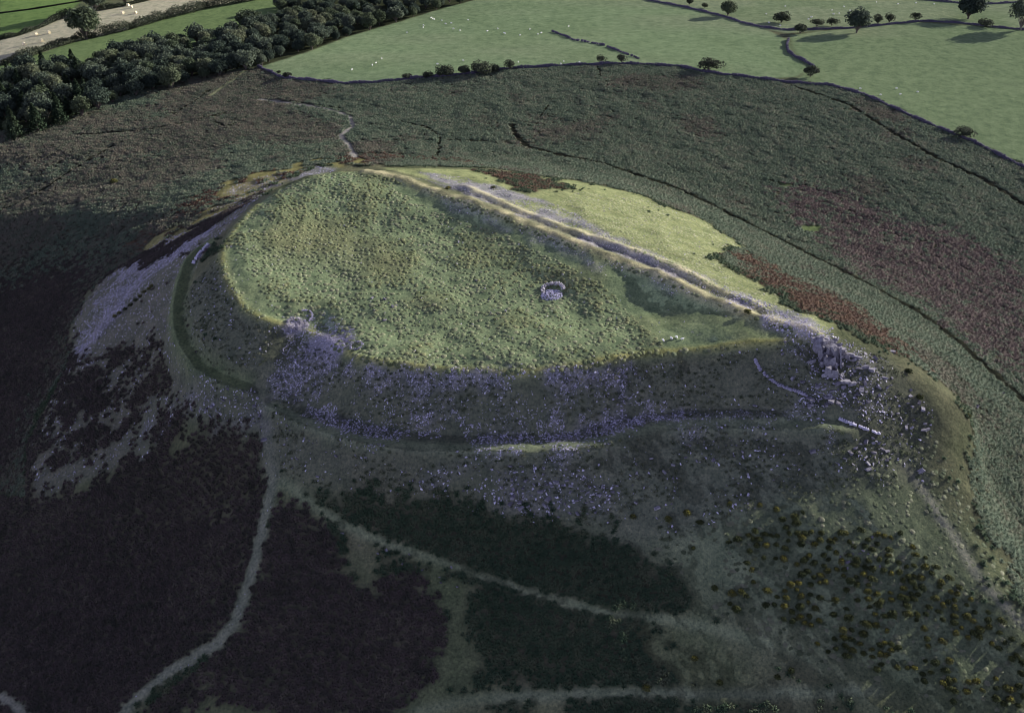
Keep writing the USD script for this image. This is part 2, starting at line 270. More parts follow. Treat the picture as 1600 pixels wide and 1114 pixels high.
F = {'great': WALL_MAIN[0:17] + [(1245,120),(1262,108),(1235,78),(1230,62),(1190,44),(1130,28),(1060,10),(985,-4),(760,-4),(700,12),(600,42),(545,58),(480,82)],
 'east': WALL_MAIN[17:] + [(1750,345),(1750,46),(1540,42),(1430,35),(1340,44),(1235,55),(1240,76),(1266,108),(1250,122)],
 'far': [(985,-4),(1060,10),(1130,28),(1190,44),(1230,52),(1340,42),(1430,33),(1540,40),(1604,44),(1750,44),(1750,-60),(985,-60)],
 'pasture': [(-4,-4),(400,-4),(150,-4),(128,0),(110,20),(80,36),(50,48),(-4,66)],
 'stubble': [(-4,64),(50,46),(80,34),(110,20),(150,10),(240,-4),(420,-4),(320,12),(245,32),(205,45),(150,58),(110,68),(60,84),(-4,104)],
 'strip': [(-4,104),(60,84),(110,68),(150,58),(205,45),(245,32),(320,12),(420,-4),(452,-4),(438,12),(424,45),(380,55),(330,62),(220,82),(130,112),(50,108),(-4,120)]}
fmask = {k: area(v) for k, v in F.items()}
Hgt -= relief*.92*gaussian_filter(np.any(list(fmask.values()), 0).astype(np.float32), 6)
wood_poly = [(-6,116),(50,110),(130,112),(220,84),(330,62),(380,55),(425,45),(440,10),(455,-5),(780,-5),(700,12),(600,42),(545,58),(480,82),(405,106),(300,130),(200,158),(110,190),(60,212),(-6,218)]
wood = area(wood_poly)

# albedo of the ground, with some sun and shade painted into it
C = np.empty((NY, NX, 3), np.float32)
def paint(mask, c, soft=1.0, amt=1.0):
    a = (gaussian_filter(mask.astype(np.float32), soft) if soft else mask.astype(np.float32))[..., None]*amt
    C[:] = C*(1 - a) + np.array(c, np.float32)*a
C[:] = (.070, .080, .045)
mix = lambda n, lo, hi: np.clip((n - lo)/(hi - lo), 0, 1)
paint(mix(N30, .45, .65), (.085, .082, .055), 0, .6)
paint(area([(600,262),(760,266),(900,283),(1005,305),(1105,347),(1160,385),(1270,465),(1330,500),(1280,520),(1180,485),(1060,425),(930,372),(780,318),(650,275)]), (.165, .182, .090), 2)  # far slope painted brighter for the sun falling on it
paint(fort, (.126, .160, .090), 2)
paint(fort*mix(N12, .52, .75), (.122, .132, .072), 1, .5)
paint(fort & area([(400,360),(470,340),(560,360),(650,400),(640,430),(560,430),(500,400),(420,420)]), (.125, .120, .065), 8, .5)
paint(np.exp(-(d1/2.6)**2), (.19, .18, .11), 0, .8); paint(np.exp(-(d2/2.2)**2), (.19, .18, .12), 0, .8); paint(np.exp(-(d3/1.6)**2), (.13, .14, .10), 0, .8)
paint(np.exp(-(dr/1.3)**2)*fort, (.22, .21, .075), 1, .9)  # sunlit inner side of the rim, its brightness painted into the ground

paint(area([(800,840),(1010,860),(1110,950),(1300,1040),(1600,1110),(1604,980),(1500,850),(1400,700),(1200,680),(1000,700),(850,820)]), (.092, .112, .072), 12, .8)
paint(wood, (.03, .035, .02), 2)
paint(bracken, (.040, .038, .028), 3, .9)
paint(fmask['great'], (.128, .172, .094), 1.5); paint(fmask['east'], (.120, .158, .086), 1.5); paint(fmask['far'], (.145, .180, .104), 1.5)
paint(fmask['pasture'], (.095, .145, .05), 1.5); paint(fmask['stubble'], (.29, .275, .195), 1.5); paint(fmask['strip'], (.10, .14, .06), 1.5)
allf = fmask['great'] | fmask['east'] | fmask['far']
paint(allf*mix(wnoise(60, 31, 4, .3, 1.0), .48, .68), (.152, .176, .108), 2, .6); paint(allf*mix(wnoise(40, 33, 3), .5, .7), (.105, .145, .076), 1, .5)
paint(groove, (.012, .013, .010), .7, 1.0)  # shade between the fern edges painted as near black ground
for k, c in (('main', (.105, .112, .085)), ('east', (.118, .135, .085)), ('foot', (.105, .120, .08)), ('spur', (.165, .165, .130)), ('stream', (.19, .18, .17)), ('corner', (.12, .12, .10)), ('lane', (.14, .15, .09))): paint(path_mask[k], c, 1.2)
paint(grassy, (.05, .062, .034), 4, .8); paint(glade, (.085, .115, .05), 2)
hs = hillside & ~bracken; paint(hs, (.082, .080, .072), 2, .6)

# loose stone: areas of the map
SC = {'rim': [(540,558),(600,572),(700,580),(820,586),(900,579),(985,563),(1000,572),(900,592),(820,602),(720,602),(640,592),(560,578)],
 'ditch': [(478,600),(500,632),(540,652),(600,668),(700,680),(820,682),(900,673),(960,655),(1040,640),(1062,650),(1000,668),(950,684),(880,699),(760,694),(640,690),(580,684),(520,664),(480,640),(470,615)],
 'bank': [(490,585),(560,600),(640,620),(760,630),(880,640),(900,660),(760,668),(640,660),(560,640),(500,625)],
 'entry': [(446,506),(470,500),(500,505),(535,520),(548,538),(520,552),(490,570),(460,590),(430,612),(432,580),(448,545)],
 'left': [(322,360),(345,352),(300,385),(255,415),(215,452),(175,500),(140,548),(108,580),(118,540),(150,490),(165,450),(200,412),(250,385)],
 'lower': [(820,740),(900,745),(945,765),(930,800),(860,808),(780,790),(700,775),(640,755),(660,735),(740,742)],
 'tor': [(1200,500),(1260,515),(1310,535),(1370,560),(1395,590),(1380,640),(1320,660),(1250,655),(1240,610),(1280,580),(1230,530)],
 'back': [(660,268),(760,285),(850,312),(910,345),(1000,385),(1090,425),(1120,440),(1060,424),(1000,398),(930,370),(850,344),(780,314),(700,288)],
 'moat': [(650,279),(730,302),(800,332),(870,359),(940,388),(1000,410),(1055,434),(1110,461),(1190,493),(1240,512),(1225,502),(1110,451),(1000,400),(870,350),(730,295)],
 'crest': [(1120,445),(1200,478),(1280,505),(1330,530),(1300,535),(1220,505),(1140,470)],
 'side': [(330,600),(400,605),(415,700),(400,660),(330,645),(300,640),(285,660),(240,700),(215,690),(265,650),(300,615)],
 'inner': [(690,310),(800,348),(900,388),(1000,425),(1060,450),(1080,466),(1000,440),(900,402),(800,362),(700,325)],
 'shelf': [(930,668),(1000,652),(1060,645),(1140,648),(1220,650),(1290,655),(1290,668),(1200,666),(1100,664),(1030,668),(960,684)],
 'edge': [(370,290),(440,272),(500,258),(520,264),(450,283),(380,310),(330,340)]}
smask = {k: warp(area(v), 1.6) for k, v in SC.items()}
for k_ in ('entry', 'rim', 'ditch', 'shelf', 'bank', 'side', 'lower', 'edge', 'crest'): sg = gaussian_filter(smask[k_].astype(np.float32), 4); smask[k_] = (sg > .07) & (sg + (N6 - .5)*.9 > np.clip(gd - .14, .1, .6))
sg = gaussian_filter(smask['left'].astype(np.float32), 10); smask['left'] = (sg > .05) & (sg + (streak - .5)*1.4 + (N6 - .5)*.7 > gd*.8)
for k, a in (('rim', .65), ('ditch', .85), ('shelf', .6), ('bank', .12), ('entry', .7), ('left', .32), ('lower', .3), ('tor', .25), ('back', .5), ('moat', .5), ('crest', .55), ('side', .4), ('inner', .2), ('edge', .3)):
    paint(smask[k] & ~bracken & (N6*.6 + streak*.4 > .45), (.172, .160, .208), 1.5, min(.95, a*1.3))
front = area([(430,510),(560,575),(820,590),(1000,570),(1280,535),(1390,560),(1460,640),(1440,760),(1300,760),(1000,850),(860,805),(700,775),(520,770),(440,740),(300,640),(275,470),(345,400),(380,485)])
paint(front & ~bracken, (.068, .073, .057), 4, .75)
ledge1, ledge2 = stroke(5.0, [p[:2] for p in TER]), stroke(3.4, [p[:2] for p in TER2]); ledges = stroke(4, [p[:2] for p in TER]) | stroke(2.6, [p[:2] for p in TER2])
paint(mottle, (.16, .145, .06), 1.5, .7); paint(ledge1, (.092, .114, .058), 2, .9); paint(ledge2, (.125, .145, .092), 2, .9)
bn = wnoise(3, 91, 3); paint(np.exp(-(d1/2.2)**2)*mix(bn, .40, .55), (.34, .31, .19), .7, .9); paint(np.exp(-(d2/2.0)**2)*mix(bn, .36, .52), (.37, .34, .22), .7, .95)  # dry grass on the crests, with sunlit brightness painted in

# the ground as one sheet of quads, cut into its named surfaces
def spread(lo, hi, step, far, grow=1.07, mid=None):
    c = list(np.arange(lo, hi + .01, step))
    if mid: c = list(np.arange(mid[0], lo - .1, 2.0)) + c + list(np.arange(hi + 2.0, mid[1], 2.0)); lo, hi, step = c[0], c[-1], 2.0; s, x = step, hi
    while x < far[1]: s *= grow; x += s; c.append(x)
    s, x = step, lo; l = []
    while x > far[0]: s *= grow; x -= s; l.append(x)
    return np.array(l[::-1] + c)
vx, vy = spread(-165, 165, .75, (-5000, 5000), 1.06, (-345, 345)), spread(105, 345, .75, (-3000, 9000), 1.04, (101, 780))
VX, VY = np.meshgrid(vx, vy)
vi, vj = to_ij(VX, VY)
VZ = map_coordinates(Hgt, [vi, vj], order=1, mode='nearest')
beyond = np.maximum(0, np.maximum(np.abs(VX) - 420, np.maximum(VY - 960, 60 - VY)))
VZ = VZ - 30*(1 - np.exp(-beyond/600))
P3 = np.column_stack([VX.ravel()*.9, VY.ravel()*.9, np.zeros(VX.size)])
VZ += ((meshkit.fbm(P3, 3, 5) - .5)*.34).reshape(VZ.shape)*np.clip(1.5 - np.hypot(np.maximum(0, VY - 345), np.maximum(0, np.abs(VX) - 165))/40, 0, 1)
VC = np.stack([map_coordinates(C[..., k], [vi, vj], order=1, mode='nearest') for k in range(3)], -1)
VC[beyond > 0] = (.10, .13, .06)
V = np.column_stack([VX.ravel(), VY.ravel(), VZ.ravel()]).astype(np.float32)
n_, m_ = VX.shape
gzy, gzx = np.gradient(VZ, vy, vx); VN = np.stack([-gzx, -gzy, np.ones_like(gzx)], -1).reshape(-1, 3); VN /= np.linalg.norm(VN, axis=1, keepdims=True)
q = np.arange(n_*m_).reshape(n_, m_); Q = np.stack([q[:-1, :-1], q[:-1, 1:], q[1:, 1:], q[1:, :-1]], -1)
zone = np.zeros((NY, NX), np.uint8)
zones = [('hill', 'rough hill slopes of grass, rock and dark soil around the fort, with shade painted into the track lines')]
def zone_add(m, name, label): zone[m] = len(zones); zones.append((name, label))
zone_add(fort, 'hilltop', 'bumpy grass top of the hill fort inside its bank')
for k, l in (('great', 'large green field with sheep beyond the curved stone wall'), ('east', 'green field at right beyond the stone wall with few sheep'), ('far', 'pale green field at the top right behind the row of trees'),
             ('pasture', 'bright green field in the top left corner'), ('stubble', 'pale straw coloured strip field with bales at top left'), ('strip', 'narrow green strip field between the hedge and the wood')): zone_add(fmask[k], 'field', l)
zone_add(wood & ~fmask['strip'], 'woodland_floor', 'dark ground under the wood')
for k, l in (('main', 'grey green track running down from the fort entrance'), ('east', 'grassy path curving across the slope below the fort'), ('foot', 'faint grassy path along the bottom of the slope'), ('spur', 'pale worn path down the right hand spur'),
             ('stream', 'pale winding track in the bracken behind the fort'), ('corner', 'short stretch of track in the bottom left corner'), ('lane', 'pale green path along the end of the wood')): zone_add(path_mask[k], 'footpath', l)
cx, cy = (VX[:-1, :-1] + VX[1:, 1:])/2, (VY[:-1, :-1] + VY[1:, 1:])/2
ci, cj = to_ij(cx, cy); ok = (ci >= 0) & (ci < NY) & (cj >= 0) & (cj < NX)
zc = np.zeros(cx.shape, int); zc[ok] = zone[ci[ok].astype(int), cj[ok].astype(int)]

LOOK = '/World/Looks/'
ground_mat = usdkit.material(stage, LOOK + 'ground', {
    'c': ('attribute', {'attribute': 'cover'}), 'g': ('geometry', {}),
    'n1': ('noise_texture', {'scale': 1.5, 'detail': 6.0, 'roughness': .72}), 'n2': ('noise_texture', {'scale': .22, 'detail': 4.0, 'roughness': .6}),
    'r1': ('rgb_ramp', {'ramp': [(.28, (.30, .33, .32)), (.47, (.85, .87, .87)), (.6, (1.15, 1.12, 1.05)), (.74, (1.9, 1.8, 1.6))]}), 'r2': ('rgb_ramp', {'ramp': [(.3, (.75, .78, .75)), (.7, (1.25, 1.2, 1.15))]}),
    'm1': ('mix', {'mix_type': 'multiply', 'fac': 1.0}), 'm2': ('mix', {'mix_type': 'multiply', 'fac': 1.0}),
    'b': ('bump', {'strength': .6, 'distance': .18}), 'p': ('principled_bsdf', {'roughness': .95, 'specular_ior_level': 0.0, 'diffuse_roughness': .5})},
    [('g.position', 'n1.vector'), ('g.position', 'n2.vector'), ('n1.fac', 'r1.fac'), ('n2.fac', 'r2.fac'), ('c.color', 'm1.color1'), ('r1.color', 'm1.color2'), ('m1.color', 'm2.color1'), ('r2.color', 'm2.color2'),
     ('n1.fac', 'b.height'), ('b.normal', 'p.normal'), ('m2.color', 'p.base_color')], surface='p.BSDF')
for k, (name, label) in enumerate(zones):
    f = Q[zc == k]
    if not len(f): continue
    ids, inv = np.unique(f.ravel(), return_inverse=True)
    m = UsdGeom.Mesh.Define(stage, numbered('/World', name)); tag(m, label=label, kind='structure')
    m.CreatePointsAttr(Vt.Vec3fArray.FromNumpy(V[ids])); m.CreateFaceVertexCountsAttr(Vt.IntArray.FromNumpy(np.full(len(f), 4, np.int32)))
    m.CreateFaceVertexIndicesAttr(Vt.IntArray.FromNumpy(inv.astype(np.int32))); m.CreateSubdivisionSchemeAttr('none')
    m.CreateNormalsAttr(Vt.Vec3fArray.FromNumpy(VN[ids].astype(np.float32))); m.SetNormalsInterpolation('vertex')
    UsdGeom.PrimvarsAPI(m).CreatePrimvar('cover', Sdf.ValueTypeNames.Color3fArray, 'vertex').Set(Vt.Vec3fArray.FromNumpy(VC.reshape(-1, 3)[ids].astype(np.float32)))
    UsdShade.MaterialBindingAPI.Apply(m.GetPrim()).Bind(ground_mat)
# ------------------------------------------------------------------ materials
def lookm(name, ramp, scale=1.0, space='position', rough=.9, bump=0, trans=0.0, randmix=.5):
    """a colour ramp driven by noise in space and a different shift for every instance"""
    nd = {'g': ('geometry', {}), 'o': ('object_info', {}), 'n': ('noise_texture', {'scale': scale, 'detail': 3.0, 'roughness': .6}), 'w': ('white_noise_texture', {'dimensions': '3D'}),
          'a': ('mix_float', {'fac': randmix}), 'r': ('rgb_ramp', {'ramp': ramp}), 'p': ('principled_bsdf', {'roughness': rough, 'specular_ior_level': .03})}
    ln = [('g.position', 'n.vector'), ('o.location', 'w.vector'), ('n.fac', 'a.a'), ('w.value', 'a.b'), ('a.result', 'r.fac'), ('r.color', 'p.base_color')]
    surf = 'p.BSDF'
    if bump: nd['b'] = ('bump', {'strength': .8, 'distance': bump}); ln += [('n.fac', 'b.height'), ('b.normal', 'p.normal')]
    if trans: nd['t'] = ('translucent_bsdf', {}); nd['x'] = ('mix_closure', {'fac': trans}); ln += [('r.color', 't.color'), ('p.BSDF', 'x.closure1'), ('t.BSDF', 'x.closure2')]; surf = 'x.closure'
    return usdkit.material(stage, LOOK + name, nd, ln, surface=surf)
M = {
 'stone': lookm('stone', [(.2, (.170, .158, .205)), (.5, (.265, .248, .318)), (.8, (.41, .39, .46))], 1.6, bump=.06),  # purplish sandstone, with a violet sky tint added to its colour
 'rock': lookm('rock', [(.25, (.060, .056, .066)), (.5, (.110, .104, .120)), (.75, (.20, .19, .21))], 1.3, bump=.3, randmix=.25),
 'sunstone': lookm('sunlit_stone', [(.2, (.19, .175, .19)), (.5, (.28, .26, .28)), (.8, (.42, .40, .41))], 1.6, bump=.06),  # sunlit copy of the stone: paler and warmer where the sun falls
 'wallstone': lookm('wall_stone', [(.2, (.030, .027, .040)), (.5, (.052, .047, .065)), (.8, (.10, .094, .115))], 1.5, bump=.05, randmix=.1),
 'bracken_green': lookm('bracken_green', [(.22, (.078, .104, .070)), (.45, (.104, .132, .088)), (.6, (.128, .150, .100)), (.8, (.165, .158, .112))], .06, trans=.3, randmix=.42),
 'bracken_brown': lookm('bracken_brown', [(.2, (.074, .092, .062)), (.42, (.104, .112, .078)), (.62, (.124, .114, .086)), (.85, (.160, .138, .100))], .06, trans=.3, randmix=.4),
 'bracken_purple': lookm('bracken_purple', [(.2, (.082, .068, .058)), (.5, (.116, .090, .080)), (.8, (.150, .116, .098))], .1, trans=.2),
 'bracken_rust': lookm('bracken_rust', [(.2, (.056, .042, .030)), (.5, (.092, .058, .042)), (.8, (.140, .092, .058))], .2, trans=.2),
 'heath_shade_dark': lookm('heath_shade_dark', [(.2, (.034, .036, .027)), (.45, (.058, .050, .042)), (.65, (.074, .058, .052)), (.85, (.115, .106, .074))], .07, trans=.15, randmix=.45),  # colour darkened to carry the corner vignette and hill shade
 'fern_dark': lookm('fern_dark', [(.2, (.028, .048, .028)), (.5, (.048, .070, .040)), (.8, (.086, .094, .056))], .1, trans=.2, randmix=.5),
 'tussock': lookm('tussock_grass', [(.2, (.110, .132, .070)), (.45, (.146, .170, .094)), (.65, (.172, .190, .110)), (.85, (.23, .228, .145))], .09, trans=.4, randmix=.55),
 'tussock_sunlit': lookm('tussock_sunlit', [(.2, (.17, .19, .095)), (.5, (.22, .235, .125)), (.8, (.30, .295, .18))], .12, trans=.3, randmix=.55),  # sunlit copy of the tussock grass, sun brightness in its colour
 'tussock_brown': lookm('tussock_moor', [(.2, (.098, .114, .056)), (.5, (.134, .150, .076)), (.8, (.18, .182, .098))], .09, trans=.4, randmix=.55),
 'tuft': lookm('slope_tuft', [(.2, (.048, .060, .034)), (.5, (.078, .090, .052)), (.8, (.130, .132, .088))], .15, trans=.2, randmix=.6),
 'gorse': lookm('gorse_green', [(.2, (.020, .026, .011)), (.5, (.034, .040, .015)), (.8, (.056, .055, .020))], .5, randmix=.6),
 'gorse_bloom': lookm('gorse_bloom', [(.2, (.038, .044, .018)), (.5, (.058, .060, .020)), (.8, (.15, .135, .024))], .5, randmix=.8),
 'leaf': lookm('leaf_green', [(.2, (.024, .034, .026)), (.5, (.042, .056, .040)), (.8, (.088, .104, .070))], 1.1, trans=.2, randmix=.45),
 'leaf_olive': lookm('leaf_olive', [(.2, (.036, .048, .028)), (.5, (.062, .078, .044)), (.8, (.110, .118, .072))], 1.1, trans=.2, randmix=.45),
 'needle': lookm('needle_green', [(.2, (.014, .024, .014)), (.5, (.024, .036, .020)), (.8, (.040, .054, .030))], .35, trans=.1, randmix=.45),
 'thorn': lookm('thorn_leaf', [(.2, (.026, .030, .020)), (.5, (.042, .050, .032)), (.8, (.066, .072, .044))], .35, trans=.15, randmix=.45),
 'bark': lookm('bark', [(.2, (.05, .042, .035)), (.8, (.11, .095, .08))], 2.0),
 'wool': lookm('wool', [(.2, (.46, .45, .41)), (.8, (.60, .58, .53))], 3.0),
 'straw': lookm('straw', [(.2, (.42, .36, .22)), (.8, (.58, .50, .33))], 3.0, bump=.05),
 'slate': lookm('pale_roof', [(.2, (.30, .28, .38)), (.8, (.46, .43, .56))], 1.0),
}
# ------------------------------------------------------------------ small shapes
def stone(seed, sx=1.0, sy=.75, sz=.5, n=9):
    r = np.random.default_rng(seed); p = r.normal(size=(n, 3)); p /= np.abs(p).max(1, keepdims=True)**.7*np.linalg.norm(p, axis=1, keepdims=True)**.3
    p *= r.uniform(.75, 1.1, (n, 1)); h = trimesh.convex.convex_hull(p*np.array([sx, sy, sz])*.5); return h
def slab(seed, sx, sy, sz):
    """an angular block: a box with uneven corners and a broken edge"""
    r = np.random.default_rng(seed); c = np.array([[x, y, z] for x in (-1, 1) for y in (-1, 1) for z in (-1, 1)], float)*.5
    c[:, :2] *= 1 + r.uniform(-.22, .12, (8, 2)); c[:, 2] *= 1 + r.uniform(-.18, .12, 8)
    k = r.integers(0, 8); e = c[k]*np.array([[.55, 1, 1], [1, .6, 1], [1, 1, .55]]); k2 = (k + r.integers(1, 7)) % 8; e2 = c[k2]*np.array([[.7, 1, 1], [1, .75, 1], [1, 1, .6]])
    c = np.vstack([np.delete(c, [k, k2], 0), e, e2]); return trimesh.convex.convex_hull(c*np.array([sx, sy, sz]))
def blades(r, n, rad, h, w, curl=.5, lift=.25, seg=2, base=.25):
    """n arching leaf blades from a centre: a fern or grass clump"""
    V_, F_ = [], []
    for k in range(n):
        a = 2*np.pi*(k + r.uniform(-.4, .4))/n*1.618*7 % (2*np.pi); L = rad*r.uniform(.55, 1.1); hh = h*r.uniform(.65, 1.15); o = rad*base*r.uniform(0, 1)
        d = np.array([np.cos(a), np.sin(a)]); s = np.array([-d[1], d[0]]); start = len(V_)*1
        for q_ in range(seg + 1):
            t = q_/seg; rr = o + L*t; zz = hh*(lift + (1 - lift)*np.sin(min(1, t*1.5)*np.pi/2) - curl*max(0, t - .55)*1.4); ww = w*(1 - .75*t)*r.uniform(.85, 1.15)
            for sg in (-1, 1): V_.append([*(d*rr + s*ww*sg*.5), zz])
        F_ += [[start + 2*j, start + 2*j + 2, start + 2*j + 3, start + 2*j + 1] for j in range(seg)]
    return np.array(V_), np.array(F_)
def mound(r, rad, h, n=11, rings=4):
    """a grass hummock: an uneven dome with a ragged skirt"""
    v = [[0, 0, h]]; off = r.uniform(0, 50, 3)
    for k in range(1, rings + 1):
        q_ = k/rings; a = np.linspace(0, 2*np.pi, n, endpoint=False) + k*.3; rr = rad*q_*(1 + r.uniform(-.16, .16, n)); v += [[x, y, z] for x, y, z in zip(rr*np.cos(a), rr*np.sin(a), h*(1 - q_**1.8)*(1 + r.uniform(-.28, .28, n)) - .12*(q_ == 1))]
    f = [[0, 1 + k, 1 + (k + 1) % n] for k in range(n)]
    for k in range(rings - 1):
        b0, b1 = 1 + k*n, 1 + (k + 1)*n; f += [x for j in range(n) for x in ([b0 + j, b1 + j, b1 + (j + 1) % n], [b0 + j, b1 + (j + 1) % n, b0 + (j + 1) % n])]
    return trimesh.Trimesh(np.array(v), f, process=False)
def tri(vf): v, f = vf; return trimesh.Trimesh(v, np.vstack([f[:, [0, 1, 2]], f[:, [0, 2, 3]]]), process=False)
def leafcloud(r, pts, size, up=.35):
    """one small bent quad at every point, facing outwards and up"""
    n = len(pts); d = pts/np.maximum(np.linalg.norm(pts, axis=1, keepdims=True), 1e-6) + r.normal(0, .75, (n, 3)) + [0, 0, up]; d /= np.linalg.norm(d, axis=1, keepdims=True)
    a = np.cross(d, r.normal(size=(n, 3))); a /= np.linalg.norm(a, axis=1, keepdims=True); b = np.cross(d, a); s = (size*r.uniform(.6, 1.3, n))[:, None]
    v = np.stack([pts - a*s*.6 - d*s*.15, pts - b*s*.45, pts + a*s*.6 - d*s*.15, pts + b*s*.45], 1).reshape(-1, 3); i = np.arange(n)[:, None]*4
    return trimesh.Trimesh(v, np.vstack([i + [0, 1, 2], i + [0, 2, 3]]), process=False)
def limb(a, b, ra, rb, n=6):
    a, b = np.array(a, float), np.array(b, float); z = (b - a)/np.linalg.norm(b - a); x = np.cross(z, [.3, .9, .2]); x /= np.linalg.norm(x); y = np.cross(z, x)
    t = np.linspace(0, 2*np.pi, n, endpoint=False); ring = np.cos(t)[:, None]*x + np.sin(t)[:, None]*y
    v = np.vstack([a + ring*ra, b + ring*rb, b + z*rb]); f = [[k, (k + 1) % n, n + (k + 1) % n] for k in range(n)] + [[k, n + (k + 1) % n, n + k] for k in range(n)] + [[n + k, n + (k + 1) % n, 2*n] for k in range(n)]
    return trimesh.Trimesh(v, f, process=False)
def sample(mask, n, r):
    """n random points of the map inside mask"""
    w = np.flatnonzero(mask); k = w[r.integers(0, len(w), n)]; x = (k % NX + r.uniform(0, 1, n))*RES + X0; y = (k//NX + r.uniform(0, 1, n))*RES + Y0
    return np.column_stack([x, y, hz(x, y)])
def thin(P, dmin):
    t = cKDTree(P[:, :2]); dead = np.zeros(len(P), bool)
    for a, b in sorted(t.query_pairs(dmin)):
        if not dead[a]: dead[b] = True
    return P[~dead]
def pix(P):
    d = P - [0, 0, CAM_Z]; zc_ = d[:, 1]*CP - d[:, 2]*SP; yc = d[:, 1]*SP + d[:, 2]*CP
    return np.column_stack([W0/2 + FPX*d[:, 0]/zc_, H0/2 - FPX*yc/zc_])
def in_view(P, m=140): p = pix(P); return (p[:, 0] > -m) & (p[:, 0] < W0 + m) & (p[:, 1] > -m) & (p[:, 1] < H0 + m)
def at1(x, y): return at([(x, y)])[0]

# ------------------------------------------------------------------ walls
def stone_wall(name, pts, h, w, label, catg='wall', mat='wallstone', gap=0.0, step=.75, **t):
    """dry stone wall: two or three courses of uneven blocks and a row of coping stones along a line on the ground"""
    P = resample(line3(pts, 6.0), step); r = np.random.default_rng(len(P)); th = thing(name, tuple(P[0]), label=label, cat=catg, **t); low, cop = [], []
    d = np.gradient(P[:, :2], axis=0); ang = np.arctan2(d[:, 1], d[:, 0]); k = 0
    wob = np.cumsum(r.normal(0, .06, len(P))); wob -= np.linspace(0, wob[-1], len(P))
    for p, a in zip(P - P[0], ang):
        k += 1
        if r.uniform() < gap: continue
        hh = h*(1 + .25*math.sin(k*.31) + r.uniform(-.15, .15)); nc = 2
        for c in range(nc):
            b = slab(r.integers(1 << 30), step*r.uniform(.95, 1.25), w*r.uniform(.8, 1.15)*(1 - .2*c), hh/nc*1.1)
            b.apply_transform(trimesh.transformations.rotation_matrix(a + r.uniform(-.12, .12), [0, 0, 1])); b.apply_translation(p + [r.uniform(-.15, .15), r.uniform(-.15, .15), hh/nc*(c + .42)]); low.append(b)
        if r.uniform() < .8:
            b = slab(r.integers(1 << 30), step*.55, w*.75, .35); b.apply_transform(trimesh.transformations.rotation_matrix(a + r.uniform(-.3, .3), [0, 0, 1])); b.apply_translation(p + [0, 0, hh + .08]); cop.append(b)
    obj('wall_courses', cat(low), M[mat], th, kind='stuff'); obj('coping_stones', cat(cop), M[mat], th, kind='stuff'); return th
stone_wall('stone_wall', WALL_MAIN, 1.25, 1.1, 'long dark dry stone wall curving between the bracken and the green fields')
stone_wall('stone_wall', [(1232,63),(1229,72),(1232,82),(1243,90),(1256,96),(1268,103),(1277,114)], 1.2, 1.3, 'short winding stone wall between two green fields, ending at a small tree')
stone_wall('stone_wall', [(862,50),(880,56),(896,63),(920,67),(942,71),(960,78),(978,85),(1000,93)], .8, 1.2, 'broken down line of wall stones in the middle of the large sheep field', gap=.3)
stone_wall('stone_wall', [(990,-3),(1060,10),(1100,19),(1135,28),(1165,38),(1195,44),(1232,48),(1275,47),(1330,45),(1390,39),(1440,34),(1500,37),(1560,44),(1606,48)], 1.0, 1.0, 'far wall and bank under the row of trees at top right')
stone_wall('stone_wall', [(1400,-3),(1470,3),(1530,8),(1604,4)], 1.0, 1.0, 'thin dark field wall in the top right corner')
stone_wall('stone_wall', [(1178,560),(1186,576),(1200,590),(1215,601),(1232,608),(1250,614),(1268,622)], .28, .8, 'pale line of tumbled wall stones on the slope left of the outcrop', mat='stone', gap=.1, step=.55)
stone_wall('stone_wall', [(1312,655),(1328,662),(1346,668),(1362,674),(1374,678)], .28, .8, 'short pale line of tumbled wall stones below the outcrop', mat='stone', gap=.1, step=.55)
stone_wall('stone_wall', [(325,385),(316,395),(308,404),(302,412)], .7, 1.1, 'short row of pale wall stones on the left terrace under the rim', mat='stone', gap=.1, step=.7)

# ------------------------------------------------------------------ rock outcrop and boulders
S7 = lambda x, y: (1200 + x/7.955, 500 + y/7.955)
oc0 = at1(*S7(760, 480)); outcrop = thing('rock_outcrop', tuple(oc0), label='craggy outcrop of upright grey slabs at the right hand tip of the fort', cat='outcrop')
SL = [(620,300,2.6,1.8,2.6,0,0),(690,330,2.4,1.8,2.6,10,0),(635,430,1.5,1.4,4.2,5,-8),(600,360,2.0,1.6,2.0,20,0),(775,395,3.4,2.0,3.0,8,-6),(835,470,1.3,1.2,5.6,20,-16),(795,560,2.0,1.3,3.2,10,-10),(884,500,.5,1.1,5.4,5,-4),(745,545,2.0,1.5,2.6,0,0),(700,520,1.2,1.6,2.4,0,0),(735,660,2.2,1.8,2.8,10,5),(800,680,3.0,1.8,2.0,-5,0),
 (840,640,.5,1.2,3.0,10,-5),(955,455,3.0,1.0,1.0,-45,0),(900,385,2.6,2.0,1.6,0,0),(850,335,2.8,1.6,1.6,5,0),(775,310,2.4,1.8,1.8,0,0),(700,260,2.2,1.6,1.6,0,0),(985,490,2.2,.8,.9,-50,0),(640,240,2.4,1.6,1.6,15,0),(1010,440,3.2,1.2,1.0,-15,0),(1090,470,3.4,1.2,1.0,-15,0),(545,520,2.6,.7,.9,30,0),(570,250,1.8,1.4,1.2,0,0),(810,255,2.6,.9,.9,0,0),(720,440,1.0,1.2,3.4,0,4)]
